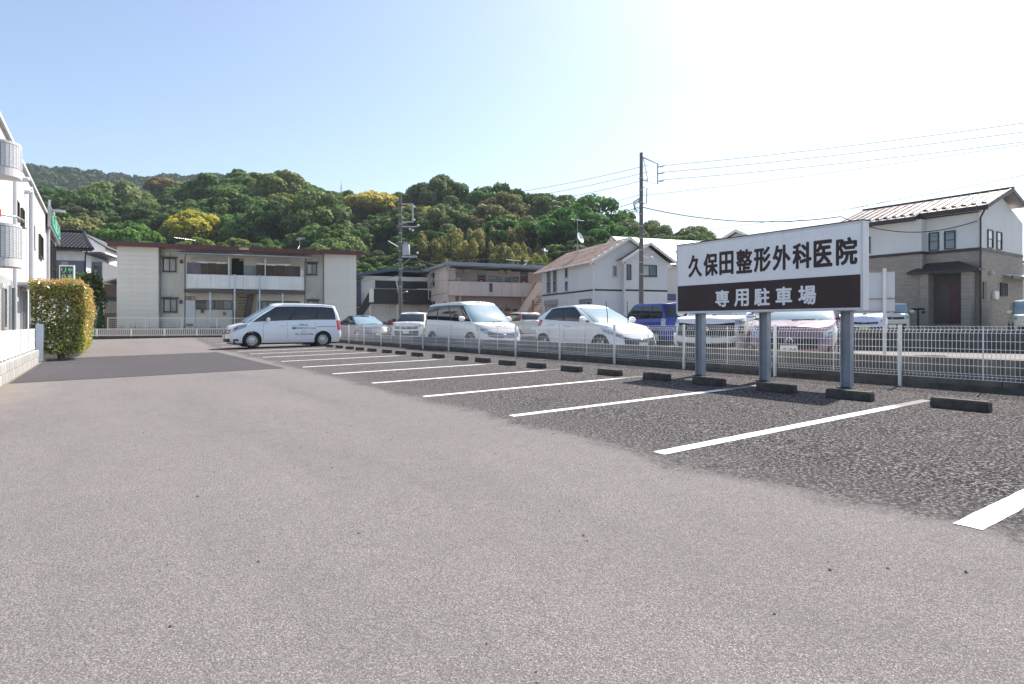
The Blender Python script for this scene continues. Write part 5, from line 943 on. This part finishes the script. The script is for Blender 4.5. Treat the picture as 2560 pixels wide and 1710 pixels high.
HILL2 = [(80.8, 87.8, 16.9, 54.8, 61.5), (83.7, 85.8, 21.7, 56.8, 60.2), (85.8, 84.4, 22.2, 58.2, 59.2), (87.6, 83.2, 22.2, 59.4, 58.4), (89.3, 82.0, 21.1, 60.6, 57.6), (92.9, 79.5, 20.3, 63.0, 55.9), (95.0, 78.1, 21.0, 64.4, 55.0), (96.8, 76.9, 21.4, 65.6, 54.1), (99.1, 75.4, 20.8, 67.2, 53.1), (101.0, 74.1, 19.7, 68.5, 52.2), (104.7, 71.6, 14.4, 71.0, 50.5)]
RIDGE = [(-98.3, 586.3, 120.1, -59.4, 354.5), (-45.7, 550.6, 117.0, -27.6, 332.9), (-34.1, 542.8, 117.0, -20.6, 328.2), (-8.5, 525.4, 113.9, -5.1, 317.7), (9.5, 513.2, 109.9, 5.7, 310.3), (27.4, 501.0, 107.7, 16.6, 302.9), (42.8, 490.6, 110.8, 25.9, 296.6), (55.7, 481.9, 108.3, 33.7, 291.4), (63.4, 476.6, 110.5, 38.3, 288.2), (72.3, 470.5, 109.3, 43.7, 284.5), (94.2, 455.7, 101.5, 56.9, 275.6)]
def hill_pt(tab, u, v, drop, foot):
    if drop == 13.5: drop = 14-4.6*smooth(8.5, 12, u)
    k = min(int(u), len(tab)-2); f = u-k; a, b = tab[k], tab[k+1]; L_ = [a[i]*(1-f)+b[i]*f for i in range(5)]
    zr_ = max(foot+1, L_[2]-drop); x, y = L_[3]+(L_[0]-L_[3])*v, L_[4]+(L_[1]-L_[4])*v
    v = max(0, v); z = foot+(zr_-foot)*(v**.85 if v <= 1 else 1-(v-1)*1.2)
    return Vector((x, y, z))
FLOOR = mat('forest_floor', (.035, .042, .02), .95, .3, .2, .5, 2, .2)
for nm, tab, drop in (('wooded_hill', HILL, 13.5), ('wooded_knoll', HILL2, 8.5), ('far_ridge', RIDGE, 9)):
    n = len(tab)-1; tag(MB().grid(lambda u, v: hill_pt(tab, u*n, v*1.5, drop, .2), n*2, 18).build(nm, FLOOR, fix=False, smooth=60), kind='structure')
LAB = {'dome': 'dark green broadleaf tree with a domed crown on the wooded hillside', 'tier': 'green tree with flat layered boughs on the wooded hillside', 'loose': 'pale green loose crowned tree on the wooded hillside', 'plume': 'yellowish feathery bamboo clump at the foot of the wooded hill'}
# one tree every few metres up the slope
n = len(HILL)-1; rows = [(.02, 4.0), (.10, 4.4), (.19, 4.8), (.29, 5.2), (.40, 5.6), (.52, 6.0), (.65, 6.6), (.78, 7.0), (.90, 6.8), (.99, 6.2)]
special = [(14.2, 124.5), (51.2, 132.0), (58.0, 122.0)]
for ri, (v, r0) in enumerate(rows):
    u = R.uniform(0, .3)
    while u < n:
        p = hill_pt(HILL, u, min(1, v+R.uniform(-.05, .05) if v < .95 else v), 13.5, .2); k = min(int(u), n-1)
        a, b = hill_pt(HILL, k, v, 8, .2), hill_pt(HILL, k+1, v, 8, .2); seg = max(1, (b-a).length)
        r_ = r0*R.choice([.72, .85, 1, 1.12, 1.35])*R.uniform(.92, 1.08)
        if v > .95: r_ = R.uniform(4.4, 6.4)
        bam = ri in (1, 2, 3) and n*.70 < u < n*.9 and R.random() < .75
        if all((p.x-s_[0])**2+(p.y-s_[1])**2 > 20 for s_ in special):
            if bam: tree('bamboo', LAB['plume'], p.x, p.y, p.z+.5, r_*.8, 'plume', BAM, 'bamboo clumps on the hill', 1.25, cat='bamboo')
            else:
                kd = R.choice(['dome', 'dome', 'tier', 'dome', 'tier', 'loose']); tree('hill_tree', LAB[kd], p.x, p.y, p.z-.8, r_, kd, R.choice([GREEN, GREEN, MIDG, MIDG, OLIVE] if kd != 'loose' else [MIDG, OLIVE]), kd+' trees on the hillside', R.uniform(.95, 1.2))
        u += r_*1.32/seg
n = len(HILL2)-1
for v, r0 in ((.1, 4.6), (.35, 4.8), (.6, 5.0), (.82, 5.0), (1.0, 4.6)):
    u = R.uniform(0, .4)
    while u < n:
        p = hill_pt(HILL2, u, v, 8.5, .2); k = min(int(u), n-1); seg = max(.8, (hill_pt(HILL2, k+1, v, 7, .2)-hill_pt(HILL2, k, v, 7, .2)).length)
        kd = R.choice(['dome', 'loose', 'loose', 'tier']); r_ = r0*R.uniform(.8, 1.15)
        tree('hill_tree', LAB[kd].replace('wooded hillside', 'knoll behind the white metal roof'), p.x, p.y, p.z-.5, r_, kd, R.choice([MIDG, GREEN, OLIVE]), kd+' trees on the knoll', 1.05); u += r_*1.3/seg
tree('yellow_tree', 'bright yellow flowering tree standing out on the hillside above the cream apartment', 14.2, 124.5, 11.2, 6.6, 'knob', YEL, None, 1.0)
tree('golden_tree', 'broad golden blossoming tree behind the utility pole on the hilltop', 51.2, 132.0, 19.5, 8.2, 'knob', GOLD, None, .75); tree('golden_tree', 'smaller golden blossoming tree beside the broad golden tree on the hilltop', 58.0, 122.0, 16.6, 7.4, 'knob', GOLD, None, .75)
tree('brown_tree', 'rusty brown topped tree on the hill crest', 16.4, 214.0, 36.0, 7.2, 'knob', BRN, None, .65); tree('golden_shrub_tree', 'small yellow green tree beneath the golden trees', 52.5, 101.5, 9.8, 4.2, 'knob', GOLD, None, 1.0)
for k, (u, v) in enumerate(((13.2, .93), (14.4, .9), (15.4, .93), (16.6, .9), (14.0, .80), (15.5, .78), (17.5, .95), (18.5, .9), (11.6, .06), (12.6, .10), (13.6, .05), (14.6, .12), (15.6, .06), (12.0, .2), (13.4, .22), (15, .22), (16.4, .16), (17.6, .06), (19, .12))):
    p = hill_pt(HILL, u, v, 13.5, .2); kd = ('dome', 'tier')[k % 2]; tree('hill_tree', LAB[kd], p.x, p.y, p.z-1.2, 5.6 if v > .5 else 4.3, kd, (GREEN, MIDG)[k % 3 > 0], kd+' trees on the hillside', 1.1)
# far ridge forest: too far to tell the trees apart
rng = np.random.default_rng(5); PP = []; NN = []; TT = []
n = len(RIDGE)-1
for i in range(620):
    u, v = rng.uniform(0, n), rng.uniform(.35, 1.04); p = hill_pt(RIDGE, u, v, 9, .2); r_ = rng.uniform(6, 9)
    d = rng.normal(0, 1, (90, 3)); d /= np.linalg.norm(d, axis=1)[:, None]; d[:, 2] = abs(d[:, 2])*.9-.1
    PP.append(np.array(p)+d*np.array([r_, r_, r_*.8])+np.array([0, 0, 2.5])); NN.append(d); TT.append(rng.uniform(.2, .6)+.25*d[:, 2]+rng.normal(0, .1, 90))  # crown tops lighter: overhead light put into the leaf tone
me = leaves('far_forest', np.concatenate(PP), np.concatenate(NN), 1.5, rng, np.concatenate(TT), .8, .4); me.materials.append(leafmat('foliage_far', (.014, .034, .016), (.06, .10, .035), .2, 0, 0))
tag(obj('far_forest', me), 'distant bluish forest covering the far ridge', 'forest', kind='stuff')
# ---------------------------------------------------------------- photinia hedge
hg = thing('hedge', 'tall clipped hedge with reddish orange new leaves beside the driveway', 'hedge', (-1.15, 26.5, -.02)); rng = np.random.default_rng(11)
def hedge_pts(n, sh):
    d = rng.uniform(-1, 1, (n, 3)); f = rng.integers(0, 4, n); sg = np.array([1, -1, 1, 1])[f]; ax = np.array([0, 1, 2, 0])[f]; d[np.arange(n), ax] = sg
    k = np.where(f == 1, rng.random(n) < .55, True); d = d[k]; N = np.zeros_like(d); i = np.arange(len(d)); N[i, ax[k]] = sg[k]
    P = d*np.array([.66, 3.9, 1.06]); lump = np.array([noise.noise((a*1.3, b*.9, c*1.3)) for a, b, c in P]); P += N*(lump[:, None]*.22+rng.normal(0, .045, (len(P), 1))-sh)
    P[:, 2] += 1.28; P[:, 0] += .10*np.sin((P[:, 2]-.4)*1.4); return P, N
P, N = hedge_pts(32000, 0); tone = rng.uniform(.0, 1, len(P))**1.1
for z, nm in ((0, 0),): pass
def hedgemat():
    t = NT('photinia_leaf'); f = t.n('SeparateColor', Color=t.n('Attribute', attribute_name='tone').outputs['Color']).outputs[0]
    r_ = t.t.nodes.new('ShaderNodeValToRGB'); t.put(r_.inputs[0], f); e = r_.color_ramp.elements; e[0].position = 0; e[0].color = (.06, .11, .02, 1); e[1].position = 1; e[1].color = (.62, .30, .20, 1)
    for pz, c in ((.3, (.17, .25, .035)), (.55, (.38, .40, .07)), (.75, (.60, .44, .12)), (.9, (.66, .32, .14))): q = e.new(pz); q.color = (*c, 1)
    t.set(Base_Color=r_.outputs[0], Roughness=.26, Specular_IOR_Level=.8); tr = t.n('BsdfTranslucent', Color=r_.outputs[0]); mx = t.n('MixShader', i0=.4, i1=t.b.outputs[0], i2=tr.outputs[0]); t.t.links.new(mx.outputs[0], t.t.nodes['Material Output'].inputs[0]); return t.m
tone = np.clip(tone*(.6+.4*np.clip((P[:, 2]-.3)/1.6, 0, 1))+.34*(N[:, 2] > .5)+.2*(N[:, 0] > .5), 0, 1)  # new-leaf colour by height; sunlit top and driveway side brightened in the tone
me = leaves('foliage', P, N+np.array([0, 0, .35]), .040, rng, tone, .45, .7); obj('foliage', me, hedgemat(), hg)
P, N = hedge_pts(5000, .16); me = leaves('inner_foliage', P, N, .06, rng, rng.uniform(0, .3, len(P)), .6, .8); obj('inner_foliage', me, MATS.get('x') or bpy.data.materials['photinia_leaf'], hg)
for k in range(16): y = -3.7+k*.49; MB().tube([(.05+R.uniform(-.15, .2), y, -.1), (.05+R.uniform(-.1, .2), y+.1, .5), (R.uniform(-.2, .2), y+R.uniform(-.2, .2), 1.3)], [.035, .028, .015], 6).build('stem', TRK, hg)
# low garden plants beside the apartment
def bush(name, label, x, y, z, r, h, m, n=900, leaf=.09, cat='shrub'):
    rng = np.random.default_rng(int(x*31+y*7) % 999); bl = [(rng.uniform(-.4, .4)*r, rng.uniform(-.4, .4)*r, h*.55+rng.uniform(-.2, .25)*h, r*rng.uniform(.45, .7), r*rng.uniform(.45, .7), h*rng.uniform(.25, .4)) for _ in range(7)]
    P, N, k = blob_points(bl, n, rng, (.5, 1.05)); t = thing(name, label, cat, (x, y, z)); obj('foliage', leaves('foliage', P, N, leaf, rng, .35+rng.normal(0, .22, len(P))), m, t)
    mb = MB()
    for j in range(4): a = j*1.6; mb.tube([(0, 0, -.1), (.2*r*cos(a), .2*r*sin(a), h*.35), (.4*r*cos(a), .4*r*sin(a), h*.7)], [.03*h, .02*h, .008], 5)
    mb.build('stem', TRK, t); return t
gp_ = lambda x, y: on(ap, x, y, 0)
p = gp_(-2.0, 1.0); bush('garden_tree', 'dark leafy garden tree between the hedge and the cream apartment', p.x, p.y, .4, 1.25, 3.6, GREEN, 2600, .10, 'tree')
p = gp_(-.75, -.4); t = thing('small_conifer', 'slender bright green conifer at the corner of the cream apartment', 'conifer', (p.x, p.y, .5)); rng = np.random.default_rng(3); q = rng.random(1500); a = rng.uniform(0, 6.28, 1500); rr = .27*(1-q)**.7*rng.uniform(.7, 1.05, 1500); P = np.stack([rr*np.cos(a), rr*np.sin(a), .15+q*1.75], 1); N = np.stack([np.cos(a), np.sin(a), .6+a*0], 1)
obj('foliage', leaves('foliage', P, N, .045, rng, .4+rng.normal(0, .2, 1500)), MIDG, t); MB().tube([(0, 0, -.2), (0, 0, 1.6)], [.04, .01], 6).build('trunk', TRK, t)
p = gp_(-1.6, -1.0); bush('low_shrub', 'low yellow green shrub behind the barred fence', p.x, p.y, .45, .8, 1.0, BAM, 800, .07)
p = gp_(15.6, -.3); bush('low_shrub', 'small green shrub at the cream apartment end wall near the navy car', p.x, p.y, .5, .7, 1.1, MIDG, 600, .07)
bush('flower_shrub', 'small shrub with red flowers at the foot of the utility pole', 16.2, 38.6, .3, .7, 1.0, leafmat('flower_mix', (.03, .06, .015), (.45, .10, .10), .2, 0, 0), 700, .06)
for k in range(26):
    x = R.uniform(.3, 11); p = gp_(x, -1.2+R.uniform(0, 1)); 
mb = MB()
for k in range(500):
    x = R.uniform(.2, 11); p = gp_(x, R.uniform(-1.4, .2)); h = R.uniform(.08, .38)*(1+.8*(R.random() < .1)); a = R.uniform(0, 6.3); d = Vector((cos(a), sin(a), 0))*.012; tip = Vector((R.uniform(-.1, .1), R.uniform(-.1, .1), h)); p = Vector((p.x, p.y, .74))
    mb.add([p-d, p+d, p+tip], [(0, 1, 2)])
for k in range(160):
    x, y = R.uniform(9.55, 9.72), R.uniform(1, 30); h = R.uniform(.03, .10); a = R.uniform(0, 6.3); d = Vector((cos(a), sin(a), 0))*.006; p = Vector((x, y, gz(x, y))); mb.add([p-d, p+d, p+Vector((R.uniform(-.04, .04), R.uniform(-.04, .04), h))], [(0, 1, 2)])
tag(mb.build('weeds', mat('weed_green', (.10, .15, .04), .7, .4, 5), fix=False), 'thin weeds along the garden edge and the fence foot', 'weeds', kind='stuff')
# ================================================================ utility poles and wires
POLE = mat('pole_concrete', (.15, .135, .125), .85, .2, 3, .3, 40, streak=.5, dirt=(.07, .065, .06)); INS = mat('insulator', (.55, .55, .56), .3, .1)
def pole(label, x, y, z0, h, rz):
    t = thing('utility_pole', label, 'pole', (x, y, z0), rz); MB().tube([(0, 0, -.3), (0, 0, h)], [.15, .095], 14).build('shaft', POLE, t, smooth=40)
    for k in range(9): zz = h*.34+k*h*.065; MB().lathe([(.135, 0), (.135, .05)], 14, T(0, 0, zz)).build('band', GALV, t)
    for k in range(12): zz = h*.18+k*.6; s_ = 1 if k % 2 else -1; MB().tube([(0, 0, zz), (s_*.28, 0, zz+.02)], .011, 5).build('step_bolt', GALV, t)
    return t
p1 = pole('tall concrete utility pole with a trapezoid wire bracket in front of the grey house', 26.6, 25.5, .3, 11.0, radians(-34)); BR = mat('bracket_steel', (.30, .34, .42), .45, .15, metal=.5)
MB().tube([(.05, 0, 10.75), (.98, 0, 10.35), (.98, 0, 9.15), (.05, 0, 9.4)], .045, 6).tube([(.12, 0, 10.7), (.4, 0, 9.32)], .02, 5).build('wire_bracket', BR, p1)
for z in (10.15, 9.75, 9.3): MB().tube([(.98, 0, z), (1.22, 0, z+.02), (1.42, 0, z+.10)], [.035, .06, .02], 6).build('insulator', INS, p1)
MB().tube([(.12, 0, 7.95), (.32, 0, 8.0), (.34, 0, 8.9), (.12, 0, 8.95)], .03, 6).build('conduit', BR, p1)
mb = MB()
for k in range(7): a = k; mb.tube([(.1*cos(a), .1*sin(a), 7.2+k*.12), (-.35+.1*sin(k), .15*cos(k), 7.5+.1*sin(k*2)), (-.42+.08*k*cos(k)*.3, .05, 7.9+.05*k), (-.05, 0, 8.1+.04*k)], .014, 4)
mb.build('cable_loops', TRIM, p1); MB().tube([(0, 0, 5.0), (.75, 0, 5.1)], .02, 5).tube([(0, 0, 4.9), (.75, 0, 4.6)], .015, 5).build('side_arm', GALV, p1)
MB().tube([(.1, 0, 4.55), (.5, -.25, 4.65)], .025, 5).lathe([(.05, 0), (.11, .06), (.1, .16), (.03, .2)], 10, T(.55, -.28, 4.6)).build('street_lamp', INS, p1)
p2 = pole('concrete utility pole carrying a transformer beside the white building', 18.0, 41.0, .4, 10.0, radians(-34))
MB().lathe([(.0, 0), (.26, 0), (.28, .08), (.28, .72), (.24, .8), (.0, .82)], 18, T(.42, 0, 5.7)).tube([(.42, .1, 6.5), (.42, .1, 6.7)], .04, 6).tube([(.3, -.1, 6.5), (.3, -.1, 6.7)], .04, 6).build('transformer', mat('transformer_grey', (.42, .44, .46), .5, .1), p2, smooth=40)
MB().box(-.1, 1.2, -.05, .05, 5.55, 5.68).tube([(.1, 0, 5.0), (.8, 0, 5.55)], .025, 5).build('transformer_arm', GALV, p2)
for z, l in ((9.4, .9), (8.1, .95), (7.75, 1.2)): B(-.15, l, -.04, .04, z, z+.08).build('cross_arm', GALV, p2)
B(.85, .95, -.05, .05, 8.2, 9.45).build('bracket_strut', GALV, p2)
for x, z in ((1.0, 8.25), (1.3, 7.85), (1.25, 5.85), (1.0, 9.2), (.7, 7.6), (.9, 7.5)): MB().lathe([(.03, -.06), (.09, 0), (.09, .06), (.03, .12)], 8, T(x, 0, z)).build('insulator', INS, p2)
MB().tube([(-.1, 0, 6.3), (-.9, .0, 6.75)], .04, 5).tube([(-.15, 0, 3.1), (-.35, 0, 4.2)], .05, 6).build('stay_arm', GALV, p2); MB().tube([(.1, 0, 3.0), (.45, -.2, 3.05)], .02, 5).lathe([(.04, 0), (.10, .05), (.03, .12)], 8, T(.5, -.22, 3.0)).build('street_lamp', INS, p2)
WIRE = mat('wire_black', (.035, .034, .036), .6, 0)
def wire(label, a, b, sag, r=.011, pts=None):
    r *= 1.25
    a, b = Vector(a), Vector(b); P = pts or [a.lerp(b, k/18)-Vector((0, 0, sag*4*(k/18)*(1-k/18))) for k in range(19)]
    tag(MB().tube(P, r, 5).build('overhead_wire', WIRE), label, 'wire', 'overhead wires')
ps = [on(p1, 1.42, 0, z) for z in (10.25, 9.85, 9.4)]
for q, nm in zip(ps, ('topmost', 'middle', 'lowest')):
    wire('%s of three power lines strung from the trapezoid bracket past the brick house' % nm, q, q+Vector((14.2, -32.0, .35)), .55); wire('%s of three power lines strung between the two utility poles' % nm, q-Vector((.9, -.5, 0)), on(p2, 1.0, 0, 9.2-.45*(10.25-q.z)/.4), .4)
wire('thin communication line rising from the pole clamp past the parking sign', on(p1, .1, 0, 8.45), (42, -8, 10.5), .5, .009)
for k in range(3): wire('low %s line between the two utility poles' % ('bundled service', 'telephone', 'twisted cable')[k], on(p1, -.05, 0, 8.5-.35*k), on(p2, .1, 0, 7.3-.8*k), .5+.1*k, .010+.004*k)
e = Vector((35.6, 18.4, 7.35)); wire('thick black cable sagging from the pole towards the brick house', on(p1, .1, 0, 7.75), e, .55, .024); wire('drooping service drop into the brick house wall', e, (38.28, 12.65, 6.55), .75, .020)
wire('thin twin cable crossing behind the parking sign above the white roof', (33.5, 33.0, 7.6), (52, -6, 13.5), 1.2, .012); wire('thin cable crossing high over the brick house ridge', (40, 26.0, 8.2), (50, -4, 14.5), .8, .010)
wire('slack line from the transformer to the pinkish apartment roof', on(p2, 1.0, 0, 5.6), on(pk, .6, 1, 5.75), .35, .016); wire('line from the transformer pole towards the cream apartment', on(p2, -.8, 0, 6.7), on(ap, 14.2, 1, 5.4), .5, .011); wire('low line from the transformer pole towards the navy house', on(p2, -.2, 0, 4.2), on(nv, .5, .5, 4.7), .3, .011)
for k in range(3): wire('line crossing in front of the bamboo %s' % ('high above the pinkish apartment', 'just above the pinkish roof', 'level with the brown shingle roof')[k], on(p2, .2, 0, 5.2-.7*k), (38, 37.5, 8.3-.8*k), .4, .011)
ms = thing('radio_mast', 'thin radio mast on the wooded hilltop', 'mast', (54.1, 162.7, 28)); MB().tube([(0, 0, 0), (0, 0, 12.6)], [.08, .035], 5).build('shaft', GALV, ms)
mb = MB()
for k in range(6): mb.tube([(-.28+.02*k, 0, 8+k*.5), (.28-.02*k, 0, 8.5+k*.5)], .03, 4).tube([(-.25, 0, 8), (-.06, 0, 11)], .03, 4).tube([(.25, 0, 8), (.06, 0, 11)], .03, 4)
mb.build('lattice', GALV, ms)
np_ = thing('no_parking_sign', 'round blue and red no parking sign beside the pinkish apartment', 'sign', (21.9, 41.5, .3), radians(-30)); MB().tube([(0, 0, -.3), (0, 0, 2.6)], .03, 6).build('post', GALV, np_); MB().lathe([(.001, 0), (.2, 0), (.2, .012), (.001, .012)], 24, T(0, -.035, 2.35, 0, pi/2)).build('disc', mat('sign_red', (.55, .03, .04), .5, 0), np_); MB().lathe([(.001, 0), (.155, 0), (.155, .006), (.001, .006)], 24, T(0, -.048, 2.35, 0, pi/2)).build('blue_face', mat('sign_blue', (.03, .06, .40), .5, 0), np_); B(-.16, .16, -.062, -.056, -.02, .02).xf(T(0, 0, 2.35) @ Matrix.Rotation(radians(45), 4, 'Y')).build('red_bar', MATS['sign_red'], np_)
f2 = thing('street_fence', 'distant white mesh fence along the street behind the navy sedan', 'fence', (12.5, 40.9, .2), radians(-14)); obj('rail', MB().box(-2.5, 9, -.02, .02, .8, .84).box(-2.5, 9, -.02, .02, .12, .15).mesh('rail'), FW, f2)
for k in range(7): B(-2.5+k*1.9-.025, -2.5+k*1.9+.025, -.02, .02, -.2, .86).build('post', FW, f2)
mb = MB()
for k in range(115): mb.box(-2.5+k*.1, -2.493+k*.1, -.004, .004, .12, .82)
for z in (.3, .48, .66): mb.box(-2.5, 9, -.005, .005, z-.004, z+.004)
mb.build('wire_panel', FW, f2)
# ================================================================ the thin summer haze
t = NT('haze_air'); pv = t.t.nodes.new('ShaderNodeVolumePrincipled'); pv.inputs['Color'].default_value = (.80, .90, 1.0, 1); pv.inputs['Density'].default_value = .00026; pv.inputs['Anisotropy'].default_value = .2
for l in list(t.t.links): t.t.links.remove(l)
t.t.nodes.remove(t.b); t.t.links.new(pv.outputs[0], t.t.nodes['Material Output'].inputs['Volume'])
tag(B(-520, 520, -300, 960, -1.5, 132).build('haze', t.m), 'thin bluish summer haze over the hills', 'haze', kind='stuff')
